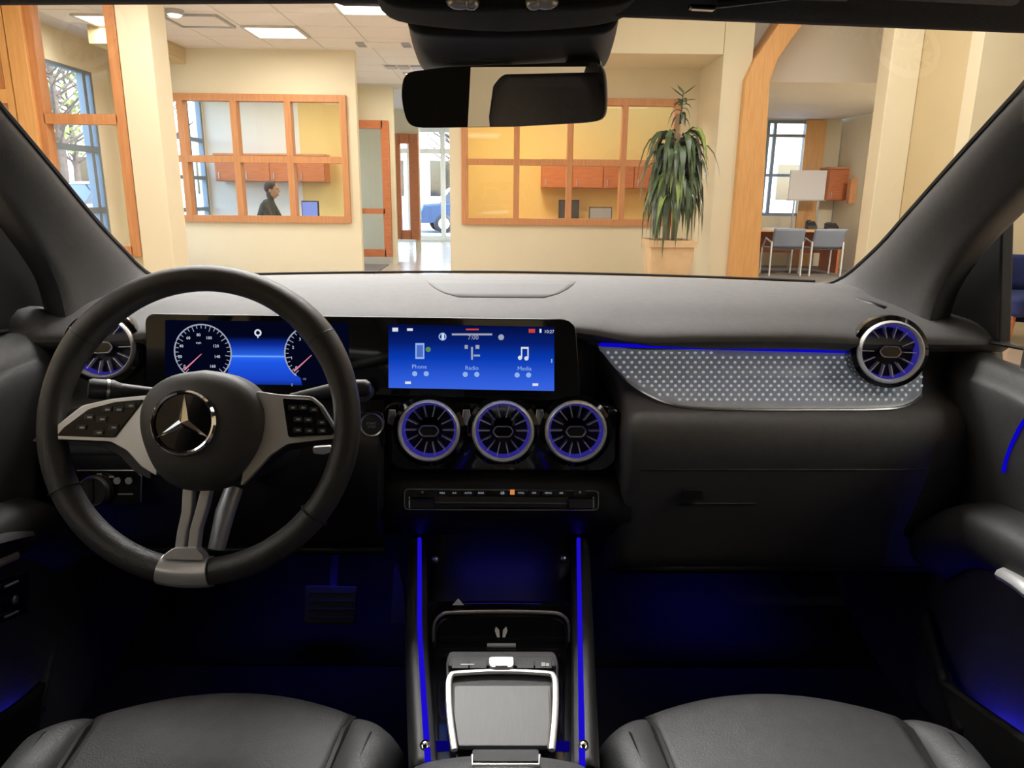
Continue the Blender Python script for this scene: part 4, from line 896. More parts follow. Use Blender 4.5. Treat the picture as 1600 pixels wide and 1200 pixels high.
for (x_, y_), l_ in zip(VX, lab3): vent(x_, y_, 1.035, .0448, VN, l_, 'turbine air vents')
vent(1393, 550, 1.072, .0455, (-.18, -1, .18), 'round turbine air vent at the passenger end of the dashboard', 'turbine air vents')
vent(157, 543, 1.072, .0455, (.18, -1, .18), 'round turbine air vent behind the steering wheel rim', 'turbine air vents')
# gloss carrier of the three vents, between displays and climate bar
cs = thing('centre_stack', (0, 1.06, .8), 'gloss black centre stack carrying three round vents', 'centre stack')
pan = [(606, 626), (960, 634), (982, 660), (978, 700), (950, 738), (618, 736), (594, 700), (594, 655)]
B().prism(rounded([P(x_, y_, 1.062) for x_, y_ in pan], .025), (0, .02, 0)).build('carrier', M['gloss'], cs, bevel=.003)
for x0 in (612, 728, 843, 955):
    B().prism([P(x0 - 5, 640, 1.046), P(x0 + 6, 640, 1.046), P(x0 + 11, 662, 1.046), P(x0 + 4, 668, 1.046), P(x0 - 8, 662, 1.046)], (0, .015, 0)).build('bridge', M['chrome'] if x0 != 955 else M['gloss'], cs, smooth=0, bevel=.002)
B().patch([[P(px, py, y) for px in (590, 690, 880, 985)] for py, y in ((735, 1.07), (748, 1.055), (760, 1.04), (800, 1.035), (812, 1.05), (830, 1.09))], 2, 2).build('lower_panel', M['black'], cs, solid=.01)
# climate control bar
CF = Frame(P(785, 781, 1.025), (0, -1, .25))
cc = thing('climate_bar', tuple(CF.o), 'slim climate control bar with chrome rockers under the round vents', 'climate control')
B().prism(rounded([CF.px(*q) for q in ((630, 762), (937, 765), (937, 798), (630, 797))], .008), CF.n*.008).build('body', M['gloss'], cc, bevel=.002)
B().tube(rounded([CF.px(*q, .008) for q in ((632, 764), (935, 767), (935, 797), (632, 796))], .007), .0010, 6, closed=True, up=tuple(CF.n)).build('chrome_edge', M['brushed'], cc)
B().prism([CF.px(*q, .008) for q in ((678, 775), (888, 777), (888, 793), (678, 792))], CF.n*.003).build('slat', M['dark'], cc, smooth=0, bevel=.001)
B().tube([CF.px(680, 785, .012), CF.px(886, 787, .012)], .0011, 6).build('slat_line', M['brushed'], cc)
for x0, x1 in ((640, 678), (888, 927)):
    k_ = B().prism([CF.px(x0, 780, .008), CF.px(x1, 780, .008), CF.px(x1, 793, .008), CF.px(x0, 793, .008)], CF.n*.006).build('rocker', M['dark'], cc, smooth=0, bevel=.001)
    B().tube([CF.px(x0, 780, .014), CF.px(x1, 780, .014)], .0012, 6).build('chrome_edge', M['chrome'], k_)
    xe = x0 if x0 < 700 else x1; B().tube([CF.px(xe, 776, .013), CF.px(xe, 794, .013)], .0018, 6).build('chrome_end', M['chrome'], k_)
for i, x_ in enumerate((660, 692, 711, 732, 752, 785, 814, 834, 856, 876, 906)):
    k_ = B().prism([CF.px(x_ - 9, 766, .008), CF.px(x_ + 9, 766, .008), CF.px(x_ + 9, 774, .008), CF.px(x_ - 9, 774, .008)], CF.n*.003).build('button', M['black'], cc, smooth=0, bevel=.0006)
    sy = ['', 'MAX', 'A/C', 'AUTO', 'REAR', '68', 'SYNC', 'OFF', 'MENU', 'AIR', ''][i]
    if sy: a, c = CF.uv(x_, 768.5); text('lettering', sy, CF, a, c, (4.6 if x_ == 785 else 2.8)*pxm, M['dimwhite'], k_, .0116)
    else: B().ellipsoid(CF.px(x_, 769, .0116), .002, .001, .002, 8, 4).build('lamp', M['print'], k_)
B().add([CF.px(797, 765, .0118), CF.px(804, 765, .0118), CF.px(804, 773, .0118), CF.px(797, 773, .0118)], [(0, 1, 2, 3)]).build('temperature_mark', M['orange'], cc, smooth=0)
# start button plate
SF = Frame(P(583, 670, 1.03), (0, -1, .14))
sb = thing('start_button', tuple(SF.o), 'black start button plate between steering wheel and vents', 'button')
B().prism(rounded([SF.px(*q) for q in ((564, 640), (600, 642), (603, 698), (564, 700))], .008), SF.n*.008).build('plate', M['gloss'], sb, bevel=.002)
a, c = SF.uv(583, 662); f2 = Frame(SF.p(a, c, .008), SF.n)
B().lathe(f2, [(.0165, 0), (.0165, .004), (.014, .005), (0, .004)], 28).build('button', M['dark'], sb); B().lathe(f2, [(.0145, .0048), (.0165, .006), (.0175, .004), (.0175, 0)], 28).build('ring', M['brushed'], sb)
text('lettering', 'START\nSTOP', f2, 0, 0, .0035, M['print'], sb, .0054); a, c = SF.uv(581, 690); B().lathe(Frame(SF.p(a, c, .008), SF.n), [(.003, 0), (.003, .001), (0, .001)], 10).build('lamp', M['print'], sb)
a, c = SF.uv(572, 612); B().lathe(Frame(SF.p(a, c, .02), SF.n), [(.0, .006), (.011, .006), (.012, .003), (.012, -.02)], 20).build('park_button', M['dark'], sb); text('lettering', 'P', SF, a, c, .008, M['print'], sb, .0266)
# light switch panel at the knee
LF = Frame(P(170, 762, .985), (0, -1, .22))
ls = thing('light_switch', tuple(LF.o), 'rotary light switch panel below the steering wheel', 'switch')
B().prism(rounded([LF.px(*q) for q in ((118, 734), (216, 734), (222, 742), (221, 787), (122, 788))], .006), LF.n*.006).build('panel', M['gloss'], ls, bevel=.001)
B().tube([LF.px(120, 735, .007), LF.px(212, 735, .007), LF.px(221, 744, .007), LF.px(220, 785, .007)], .0009, 5).build('edge_line', M['brushed'], ls)
a, c = LF.uv(157, 764); f2 = Frame(LF.p(a, c, .006), LF.n)
k_ = B().lathe(f2, [(.022, 0), (.021, .014), (.019, .017), (.012, .016), (0, .016)], 28).build('knob', M['dark'], ls); B().fbox(f2, -.003, .003, -.016, .018, .016, .02).build('grip', M['black'], k_, smooth=0, bevel=.001)
B().lathe(f2, [(.0185, .0165), (.0205, .018), (.0225, .013), (.0225, .011)], 28).build('knob_ring', M['brushed'], k_)
for x_ in (187, 205): a, c = LF.uv(x_, 750); B().lathe(Frame(LF.p(a, c, .006), LF.n), [(.005, 0), (.005, .002), (0, .002)], 12).build('button', M['print'], ls)
for x_, y_ in ((137, 748), (155, 741), (174, 745)): bars([(x_ - 4, y_ - 1.5, x_ + 4, y_ + 1.5)], M['print'], ls, 'symbol', LF, .0068)
bars([(184, 771, 208, 773)], M['print'], ls, 'symbol', LF, .0068)
# ================================================================ STEERING WHEEL
WT, WB = P(325, 430, .875), P(300, 891, .765)
WC = P(313, 661, .82); vdir = (WT - WB).normalized()
WF = Frame(WC, V((1, 0, 0)).cross(vdir), (1, 0, 0))
sw = thing('steering_wheel', tuple(WC), 'black leather steering wheel with silver spokes and a star emblem', 'steering wheel')
RAD = .1705; NW = 96
def rimr(t):                                               # thicker grips at ten and two, flat patches elsewhere
    d = math.degrees(t) % 360
    g_ = max(math.exp(-((d - 38)/17)**2), math.exp(-((d - 142)/17)**2))
    return .0155 + .0022*g_
path = [WF.p(RAD*math.cos(t), RAD*math.sin(t), 0) for t in [2*math.pi*i/NW for i in range(NW)]]
rm = B().tube(path, [rimr(2*math.pi*i/NW) for i in range(NW)], 16, closed=True, flat=1.12, up=tuple(WF.n)).build('rim', M['rim'], sw)
for dg in (36, 144, 207, 322):
    t = math.radians(dg); c = WF.p(RAD*math.cos(t), RAD*math.sin(t)); d = WF.u*math.cos(t) + WF.v*math.sin(t)
    B().tube([c + d*.0172*math.cos(k) + WF.n*.0192*math.sin(k) for k in [i*math.pi/12 for i in range(24)]], .0009, 5, closed=True).build('seam', M['black'], rm)
# airbag cover
hub = [(325, 579), (365, 586), (398, 606), (417, 640), (416, 680), (401, 716), (377, 746), (350, 763), (315, 767), (281, 760), (254, 738), (237, 706), (227, 670), (229, 636), (244, 608), (278, 587)]
hp = [WF.uv(*q) for q in hub]; cx = sum(q[0] for q in hp)/len(hp); cy = sum(q[1] for q in hp)/len(hp)
fine = cr([V((a, b_, 0)) for a, b_ in hp + hp[:1]], 4)[:-1]
rings = []
for k, c in ((1.0, -.02), (1.0, .006), (.985, .014), (.93, .021), (.8, .027), (.6, .031), (.35, .033), (.12, .0335)): rings.append([WF.p(cx + (q.x - cx)*k, cy + (q.y - cy)*k, c) for q in fine])
hb = B().loft(rings).build('airbag_cover', M['hub'], sw, smooth=60)
# emblem: ring and three-pointed star
a, c = WF.uv(305.5, 661.5); a -= 0; EF = Frame(WF.p(a + .001, c, .0335) , WF.n, WF.u)
ER = .0365
em = B().lathe(EF, [(ER*.86, .0), (ER*.88, .0035), (ER*.94, .0045), (ER, .002), (ER*1.0, -.004), (ER*.86, 0)], 48).build('emblem', M['chrome'], hb)
B().lathe(EF, [(ER*.88, .0008), (0, .0012)], 40).build('emblem_base', M['gloss'], em)
for i in range(3):
    t = math.pi/2 + i*2*math.pi/3; d = (math.cos(t), math.sin(t)); s_ = (-d[1], d[0]); r_ = ER*.9
    tip = EF.p(d[0]*r_, d[1]*r_, .002); L_ = EF.p(d[0]*.003 + s_[0]*.0052, d[1]*.003 + s_[1]*.0052, .0015); R_ = EF.p(d[0]*.003 - s_[0]*.0052, d[1]*.003 - s_[1]*.0052, .0015); T_ = EF.p(0, 0, .0075); O_ = EF.p(0, 0, .001)
    B().add([tip, L_, T_, R_, O_], [(0, 1, 2), (0, 2, 3), (1, 4, 2), (4, 3, 2)]).build('star_arm', M['chrome'], em, smooth=0)
# side spokes
def plate(name, pts, c0, c1, m, par, r=.004, bev=.0015): return B().prism(rounded([WF.px(*q, c0) for q in pts], r), WF.n*(c1 - c0)).build(name, m, par, bevel=bev)
sp = plate('spoke', [(77, 686), (92, 668), (136, 634), (180, 624), (250, 617), (250, 720), (252, 744), (226, 728), (205, 704), (180, 690)], .0, .010, M['satin'], sw)
pd = plate('control_pad', [(90, 681), (101, 668), (140, 639), (182, 628), (226, 624), (180, 684)], .010, .0125, M['gloss'], sp, .003, .0008)
for x_, y_ in ((128, 668), (140, 652), (155, 676), (160, 655), (178, 668), (186, 640), (205, 634), (168, 640)): plate('button', [(x_ - 8, y_ - 4), (x_ + 8, y_ - 4.5), (x_ + 7, y_ + 4), (x_ - 9, y_ + 4)], .0125, .0138, M['black'], pd, .001, .0004); plate('symbol', [(x_ - 3.5, y_ - 1.3), (x_ + 3.5, y_ - 1.3), (x_ + 3.5, y_ + 1.3), (x_ - 3.5, y_ + 1.3)], .0138, .0141, M['print'], pd, 0, 0)
sp2 = plate('spoke', [(404, 612), (440, 617), (490, 620), (506, 634), (531, 675), (528, 685), (490, 689), (452, 694), (425, 712), (398, 742), (380, 760), (392, 690)], .0, .010, M['satin'], sw)
pd2 = plate('control_pad', [(442, 622), (486, 624.5), (500, 636), (523, 675), (520, 680), (451, 683)], .010, .0125, M['gloss'], sp2, .003, .0008)
for x_, y_ in ((458, 637), (474, 637), (491, 640), (466, 655), (482, 656), (503, 660), (466, 672), (484, 673), (504, 673)): plate('button', [(x_ - 7, y_ - 4), (x_ + 6, y_ - 4), (x_ + 7, y_ + 4), (x_ - 7, y_ + 4)], .0125, .0138, M['black'], pd2, .001, .0004); plate('symbol', [(x_ - 3, y_ - 1.3), (x_ + 3, y_ - 1.3), (x_ + 3, y_ + 1.3), (x_ - 3, y_ + 1.3)], .0138, .0141, M['print'], pd2, 0, 0)
plate('spoke_back', [(70, 690), (90, 672), (136, 638), (250, 620), (252, 748), (226, 735), (205, 712), (180, 698)], -.028, -.002, M['dark'], sw)
plate('spoke_back', [(395, 615), (490, 625), (534, 676), (530, 692), (490, 697), (452, 704), (398, 750)], -.028, -.002, M['dark'], sw)
# lower twin spoke and rim clasp
for pts in ([(293, 762), (309, 762), (306, 800), (298, 830), (294, 868), (279, 868), (284, 830), (291, 798)], [(321, 762), (336, 762), (330, 790), (319, 825), (314, 868), (299, 868), (304, 826), (314, 790)]):
    plate('lower_spoke', pts, -.002, .012, M['satin'], sw, .002, .003)
t0, t1 = [math.atan2(WF.uv(*q)[1], WF.uv(*q)[0]) for q in ((256, 880), (330, 884))]
B().tube([WF.p(RAD*math.cos(t), RAD*math.sin(t)) for t in [t0 + (t1 - t0)*i/8 for i in range(9)]], [.0176]*9, 20, flat=1.12, up=tuple(WF.n)).build('rim_clasp', M['satin'], sw)
plate('clasp_lip', [(268, 862), (282, 852), (314, 852), (326, 864), (328, 872), (262, 870)], -.002, .016, M['satin'], sw, .004, .003)
# column shroud and stalks
co = thing('steering_column', tuple(WF.p(0, 0, -.08)), 'dark steering column shroud behind the wheel', 'steering column')
B().loft([[WF.p(r_*math.cos(t)*1.15, r_*math.sin(t) + dv, c) for t in [i*math.pi/12 for i in range(24)]] for r_, dv, c in ((.045, 0, -.022), (.058, -.006, -.05), (.060, -.012, -.13), (.055, -.015, -.24))]).build('shroud', M['dark'], co)
B().tube([P(366, 762, .94), P(352, 800, .92), P(338, 858, .90)], [.012, .013, .011], 12).build('lower_cover', M['metal'], co)
lk = thing('indicator_stalk', tuple(P(180, 610, .88)), 'black indicator stalk with a ribbed end left of the hub', 'stalk')
a_, b2 = P(250, 614, .90), P(138, 607, .86)
B().tube([a_, a_.lerp(b2, .3), a_.lerp(b2, .55)], [.006, .0075, .009], 12).build('stem', M['black'], lk)
B().tube([a_.lerp(b2, .55), a_.lerp(b2, .62), a_.lerp(b2, .66), a_.lerp(b2, .95), b2], [.009, .011, .0125, .0125, .011], 16).build('tip', M['dark'], lk)
B().tube([a_.lerp(b2, .72), a_.lerp(b2, .76)], .0132, 16).build('tip_ring', M['brushed'], lk)
rk = thing('gear_stalk', tuple(P(520, 612, .88)), 'dark gear selector stalk right of the hub', 'stalk')
a_, b2 = P(455, 622, .92), P(535, 607, .90)
B().tube([a_, a_.lerp(b2, .5), b2], [.006, .008, .010], 12).build('stem', M['dark'], rk); B().tube([b2, b2 + V((.03, -.004, .002)), b2 + V((.036, -.004, .002))], [.011, .011, .007], 12).build('tip', M['black'], rk)
pk = thing('shift_paddle', tuple(P(505, 704, .85)), 'small silver shift paddle behind the right spoke', 'paddle')
B().prism(rounded([P(488, 699, .86), P(517, 697, .86), P(519, 706, .86), P(506, 711, .86), P(489, 709, .86)], .003), (0, .006, 0)).build('blade', M['satin'], pk, bevel=.001); B().box(tuple(P(496, 706, .87)), tuple(P(500, 702, .87) + V((0, .03, 0)))).build('arm', M['dark'], pk, smooth=0)
# ================================================================ CENTRE CONSOLE
CZ = .700
def stripL(py): return PZ(654.5 + max(0, py - 1000)*.062 + 0, py, CZ)
def stripR(py): return PZ(905 + (py - 860)*.018, py, CZ)
con = thing('centre_console', (0, .8, .36), 'black centre console with blue light lines along both sides', 'console')
pys = [848, 880, 930, 990, 1060, 1120, 1170, 1205]
Ls = [stripL(p) for p in pys]; Rs = [stripR(p) for p in pys]
def rail(ps, s): return [[q + V((s*dx, 0, dz)) for dx, dz in ((-.010, -.05), (-.009, -.004), (-.004, .003), (.004, .006), (.011, .004), (.015, -.01), (.016, -.05), (.014, -.33))] for q in ps]
B().patch(rail(Ls, -1), 3, 2).build('side_wall', M['black'], con, solid=.004)
B().patch(rail(Rs, 1), 3, 2).build('side_wall', M['black'], con, solid=.004)
B().tube([q + V((.001, 0, .0065)) for q in cr(Ls, 4)], .0034, 8).build('light_line', M['blue'], con)
B().tube([q + V((-.001, 0, .0065)) for q in cr(Rs, 4)], .0034, 8).build('light_line', M['blue'], con)
for q in (Ls[-2], Rs[-2]): B().ellipsoid(q + V((0, -.004, .007)), .006, .008, .005, 10, 6).build('line_end_cap', M['chrome'], con)
# floor of the console between the walls: front tray, lid, deck
def deck(py0, py1, z, x0=12, x1=-12):
    return [[V((stripL(p).x + .008, PZ(783, p, z).y, z)), V((0, PZ(783, p, z).y, z)), V((stripR(p).x - .008, PZ(783, p, z).y, z))] for p in (py0, (py0 + py1)/2, py1)]
B().patch([[V((x_, y_, z_)) for x_ in (-.115, 0, .115)] for y_, z_ in ((1.30, .80), (1.24, .70), (1.16, .655), (1.05, .645), (.97, .65), (.95, .668))], 3, 3).build('front_tray', M['black'], con, solid=.01)
yA = PZ(783, 935, .668).y
gb = [[V((-w_, y_, z_)), V((0, y_, z_ + .002)), V((w_, y_, z_))] for y_, z_, w_ in ((.955, .672, .112), (.93, .680, .108), (.80, .682, .10), (.7, .684, .088), (.55, .686, .074), (.45, .686, .07))]
B().patch(gb, 3, 3).build('deck', M['gloss'], con, solid=.006)
DKF = Frame((0, .8, .684), (0, 0, 1), (1, 0, 0))
fr_pts = [(677, 1003), (678, 975), (688, 962), (706, 957.5), (783, 956), (860, 957.5), (880, 963), (889, 976), (889, 1003)]
fp = cr([DKF.px(x_, y_, .004) for x_, y_ in fr_pts], 4)
B().tube(fp, [.0016 + .0014*math.sin(math.pi*i/(len(fp)-1)) for i in range(len(fp))], 8).build('tray_frame', M['brushed'], con)
B().add([DKF.px(*q, .0025) for q in ((684, 1003), (686, 975), (706, 964), (860, 964), (882, 976), (884, 1003))], [(0, 1, 2, 3, 4, 5)]).build('tray_lid', M['gloss'], con, smooth=0)
for s in (-1, 1): B().add([DKF.px(783 + s*x_, y_, .004) for x_, y_ in ((3, 984), (8, 979), (10, 985), (6, 996), (2, 996))], [(0, 1, 2, 3, 4)]).build('white_lobed_mark', M['print'], con, smooth=0)  # small white two-lobed mark on the lid
B().prism(rounded([DKF.px(*q, .003) for q in ((761, 1008), (806, 1008), (806, 1012), (761, 1012))], .001), (0, 0, .003)).build('lid_handle', M['satin'], con, bevel=.0005)
B().prism([DKF.px(*q, .003) for q in ((707, 946), (716, 936), (725, 946))], (0, 0, .001)).build('hazard_mark', M['print'], con, smooth=0)
for x_, y_ in ((680, 874), (880, 873)): q = PZ(x_, y_, .70); B().ellipsoid(q, .006, .006, .006, 10, 6).build('socket', M['brushed'], con)
# cup-holder light slots beside the touchpad
for x0, x1 in ((680, 702), (868, 890)): B().prism([DKF.px(x0, 1160, .003), DKF.px(x1, 1160, .003), DKF.px(x1, 1176, .003), DKF.px(x0, 1176, .003)], (0, 0, .002)).build('side_light', M['bluedim'], con, smooth=0)
# touchpad unit
TF = Frame((0, .66, .700), (0, -.16, 1), (1, 0, 0))
tp = thing('touchpad', tuple(TF.o), 'silver-framed grey touchpad with a row of buttons on the console', 'touchpad')
out_ = [(702, 1031), (866, 1031), (872, 1048), (872, 1110), (866, 1172), (706, 1172), (699, 1110), (697, 1048)]
B().prism(rounded([TF.px(*q, -.014) for q in out_], .006), TF.n*.014).build('base', M['dark'], tp, bevel=.002)
B().prism(rounded([TF.px(*q, .0) for q in ((704, 1031), (864, 1031), (870, 1047), (699, 1047))], .004), TF.n*.006).build('button_row', M['dark'], tp, bevel=.0015)
for x0, x1 in ((706, 732), (734, 760), (808, 834), (836, 862)): k_ = B().prism([TF.px(x0, 1033, .006), TF.px(x1, 1033, .006), TF.px(x1, 1045, .006), TF.px(x0, 1045, .006)], TF.n*.001).build('button', M['black'], tp, smooth=0, bevel=.0004)
bars([(720, 1037, 741, 1039)], M['print'], tp, 'symbol', TF, .0075); bars([(846, 1035, 852, 1041), (853, 1036, 858, 1041)], M['print'], tp, 'symbol', TF, .0075)
k_ = B().prism(rounded([TF.px(*q, .004) for q in ((764, 1031), (803, 1031), (803, 1044), (798, 1048), (769, 1048), (764, 1044))], .003), TF.n*.005).build('drive_switch', M['brushed'], tp, bevel=.001)
B().prism([TF.px(*q, .009) for q in ((770, 1033), (797, 1033), (793, 1041), (774, 1041))], TF.n*.001).build('switch_cap', M['brushed'], k_, smooth=0)
fr_ = cr([TF.px(x_, y_, .004) for x_, y_ in ((710, 1172), (703, 1120), (701, 1075), (704, 1057), (716, 1052), (783, 1049), (852, 1052), (865, 1057), (868, 1075), (867, 1120), (862, 1172))], 4)
B().tube(fr_, .0036, 8, flat=.8).build('rim', M['satin'], tp)
B().prism(rounded([TF.px(*q, -.002) for q in ((710, 1077), (860, 1077), (862, 1120), (858, 1172), (716, 1172), (709, 1120))], .003), TF.n*.006).build('pad', M['pad'], tp, bevel=.001)
B().tube([TF.px(858, 1080, .005), TF.px(860, 1120, .005), TF.px(856, 1170, .005)], .0008, 5).build('pad_edge', M['brushed'], tp)
# armrest
ar = thing('armrest', (0, .35, .6), 'padded dark armrest with a chrome release bar at the rear of the console', 'armrest')
yf = PZ(785, 1176, .765).y
g_ = [[V((x_*w_, y_, z_ - .012*abs(x_)**3)) for x_ in (-1, -.8, -.3, .3, .8, 1)] for y_, z_, w_ in ((yf + .015, .66, .070), (yf + .012, .735, .072), (yf, .762, .076), (yf - .05, .775, .082), (yf - .2, .785, .085), (yf - .42, .785, .085))]
B().patch(g_, 3, 3).build('pad', M['leather'], ar, solid=.02, off=-1)
AF = Frame((0, yf - .02, .770), (0, .2, 1), (1, 0, 0))
B().prism(rounded([AF.px(*q, .0) for q in ((738, 1177), (842, 1177), (843, 1196), (737, 1196))], .003), AF.n*.004).build('release_plate', M['dark'], ar, bevel=.001)
B().tube([AF.px(738, 1180, .006), AF.px(738, 1195, .006), AF.px(842, 1195, .006), AF.px(843, 1180, .006)], .0014, 6).build('release_bar', M['satin'], ar)
# ================================================================ SEATS
def seat(cx, label):
    t = thing('car_seat', (cx, .4, .36), label, 'seat')
    prof = [(-.03, .46), (.0, .55), (.0, .61), (-.014, .648), (-.05, .664), (-.2, .662), (-.45, .63), (-.68, .61)]
    yf = .800
    def hw(dy): return .148 - .12*min(.14, max(0, -dy - .02))
    g_ = [[V((cx + k*hw(dy), yf + dy - .032*k*k, z - .006*k*k)) for k in (-1, -.75, -.4, 0, .4, .75, 1)] for dy, z in prof]
    cu = B().patch(g_, 3, 4).build('cushion', M['leather'], t, solid=.03, off=-1)
    for sg in (-1, 1):
        sec = [(.004, -.012), (.012, .004), (.028, .016), (.044, .016), (.056, .0), (.064, -.05), (.066, -.16)]
        def bp(dy, z, e, dz): return V((cx + sg*(hw(dy) + e), yf + dy - .042 - .35*e - 5.5*e*e, max(.42, z + dz*min(1, max(.15, -dy*9)))))
        bl_ = B().patch([[bp(dy, z, e, dz) for e, dz in sec] for dy, z in prof], 3, 4).build('bolster', M['leather'], t, solid=.02, off=-1)
        B().tube([bp(dy, z, .034, .0205) for dy, z in prof[3:]], .0012, 5).build('stitching', M['black'], bl_)
        B().tube([bp(dy, z, .001, -.007) for dy, z in prof[2:]], .0045, 6).build('seam', M['black'], cu)
    # backrest and headrest (behind the camera, seen in the mirror)
    g3 = [[V((cx + s*w_, y_ + (.03 if abs(s) > .8 else 0), z_)) for s in (-1, -.8, -.3, .3, .8, 1)] for z_, y_, w_ in ((.66, .13, .20), (.75, .10, .21), (.95, .03, .215), (1.10, -.02, .20), (1.16, -.05, .17), (1.17, -.09, .15), (1.10, -.13, .19), (.8, -.02, .2), (.66, .03, .2))]
    B().patch(g3, 3, 3).build('backrest', M['leather'], t, solid=.02)
    B().loft([[V((cx + a, -.075 + b_ - (z - 1.2)*.1, z)) for a, b_ in ((-w_, -.03), (-w_*.8, -.055), (w_*.8, -.055), (w_, -.03), (w_, .03), (w_*.8, .05), (-w_*.8, .05), (-w_, .03))] for z, w_ in ((1.175, .11), (1.19, .14), (1.28, .15), (1.35, .14), (1.375, .11))]).build('headrest', M['leather'], t, bevel=.02)
    for s in (-.06, .06): B().tube([V((cx + s, -.07, 1.12)), V((cx + s, -.075, 1.2))], .007, 8).build('headrest_post', M['chrome'], t)
seat(-.322, 'black leather driver seat in front of the steering wheel')
seat(.323, 'black leather passenger seat beside the console')
# ================================================================ PEDALS
bp_ = thing('brake_pedal', tuple(P(517, 945, 1.30)), 'wide black brake pedal in the driver footwell', 'pedal')
PF = Frame(P(517, 945, 1.30), (0, -1, .55))
B().prism(rounded([PF.px(*q) for q in ((478, 914), (560, 916), (556, 975), (476, 974))], .006), PF.n*.012).build('pad', M['dark'], bp_, bevel=.003)
for k in range(4): B().tube([PF.px(484, 926 + 13*k, .013), PF.px(552, 926 + 13*k, .013)], .0022, 5).build('rib', M['black'], bp_)
B().tube([PF.px(520, 930, -.004), P(525, 860, 1.42), P(528, 830, 1.5)], .010, 8).build('arm', M['black'], bp_)
ap_ = thing('accelerator_pedal', tuple(P(622, 975, 1.30)), 'narrow upright accelerator pedal beside the console', 'pedal')
B().prism(rounded([P(610, 974, 1.28), P(634, 974, 1.28), P(632, 925, 1.33), P(624, 890, 1.36), P(616, 890, 1.36)], .006), (0, .015, .006)).build('pad', M['dark'], ap_, bevel=.003)
B().tube([P(620, 900, 1.37), P(621, 860, 1.45)], .008, 8).build('arm', M['black'], ap_)
# ================================================================ MIRROR AND ROOF CONSOLE
oc = thing('roof_console', (0, .72, 1.45), 'black roof console with map lamps above the mirror', 'roof console')
rows = []
for y_, prof in ((.66, [(588, -60), (600, -10), (650, 4), (785, 6), (930, 3), (990, -14), (1002, -60)]), (.715, [(590, -40), (602, 12), (650, 27), (785, 38), (930, 28), (985, 10), (1004, -40)]), (.75, [(606, -20), (616, 18), (655, 32), (785, 42), (925, 33), (970, 16), (988, -20)])):
    rows.append([P(a, b_, y_) for a, b_ in prof])
B().patch(rows, 4, 4).build('shell', M['lining'], oc, solid=.008)
B().prism(rounded([P(x_, y_, .66) for x_, y_ in ((690, -30), (900, -30), (892, 6), (866, 10), (708, 10), (698, 6))], .006), (0, .02, -.0)).build('lamp_panel', M['black'], oc, bevel=.002)
for x_ in (722, 856):
    for k in (0, 1): q = P(x_ + k*18*(1 if x_ < 785 else -1) - 4, 3 + k, .658); B().ellipsoid(q, .011 - .004*k, .006, .006, 12, 6).build('map_lamp', M['satin'], oc)
rows = [[P(a, b_, y_) for a, b_ in pr] for y_, pr in ((.76, [(644, 20), (650, 40), (700, 46), (785, 48), (870, 46), (945, 40), (960, 20)]), (.84, [(650, 62), (660, 72), (700, 76), (785, 78), (870, 76), (930, 72), (955, 60)]), (.93, [(662, 98), (670, 104), (700, 107), (785, 108), (870, 107), (925, 104), (942, 96)]), (1.0, [(672, 106), (680, 112), (700, 114), (785, 114), (870, 114), (915, 112), (925, 104)]))]
B().patch(rows, 4, 4).build('sensor_cover', M['dark'], oc, solid=.01)
mr = thing('rear_view_mirror', tuple(P(787, 150, .87)), 'frameless rear-view mirror hanging from the windscreen', 'mirror')
MN = V((-.215, -.975, -.075)).normalized()
MF = Frame(P(787, 150, .87), MN)
mo = [(630, 113), (700, 104), (930, 96), (945, 104), (948, 150), (946, 184), (925, 191), (800, 198), (650, 200), (634, 192), (625, 150)]
mp_ = rounded([MF.px(*q) for q in mo], .012)
B().prism(mp_, -MF.n*.018).build('housing', M['black'], mr, bevel=.004)
mc = MF.px(787, 149)
B().prism([mc + (q - mc)*.985 + MF.n*.0005 for q in mp_], MF.n*.002).build('mirror_glass', M['mirror'], mr, smooth=0)
B().tube([MF.px(790, 140, -.012), P(792, 105, .93), P(792, 60, .90)], [.012, .011, .014], 10).build('stem', M['black'], mr)
B().prism(rounded([MF.px(*q, -.019) for q in ((884, 92), (938, 92), (938, 118), (884, 118))], .004), -MF.n*.02).build('sensor_box', M['black'], mr)
sv = thing('sun_visor', tuple(P(1460, 0, .66)), 'grey cloth sun visor folded against the roof, passenger side', 'sun visor')
B().prism(rounded([P(*q) for q in ((1330, -2, .655), (1588, 11, .665), (1640, -60, .60), (1310, -70, .56))], .008), (0, .01, .016)).build('pad', M['visor'], sv, bevel=.003)
B().tube([P(1325, -6, .665), P(1240, -8, .67), P(1120, 6, .675)], .004, 6).build('pivot_rod', M['black'], sv)
B().prism([P(1078, 5, .665), P(1122, 7, .665), P(1120, 15, .665), P(1080, 13, .665)], (0, .01, 0)).build('clip', M['gloss'], sv, smooth=0, bevel=.002)
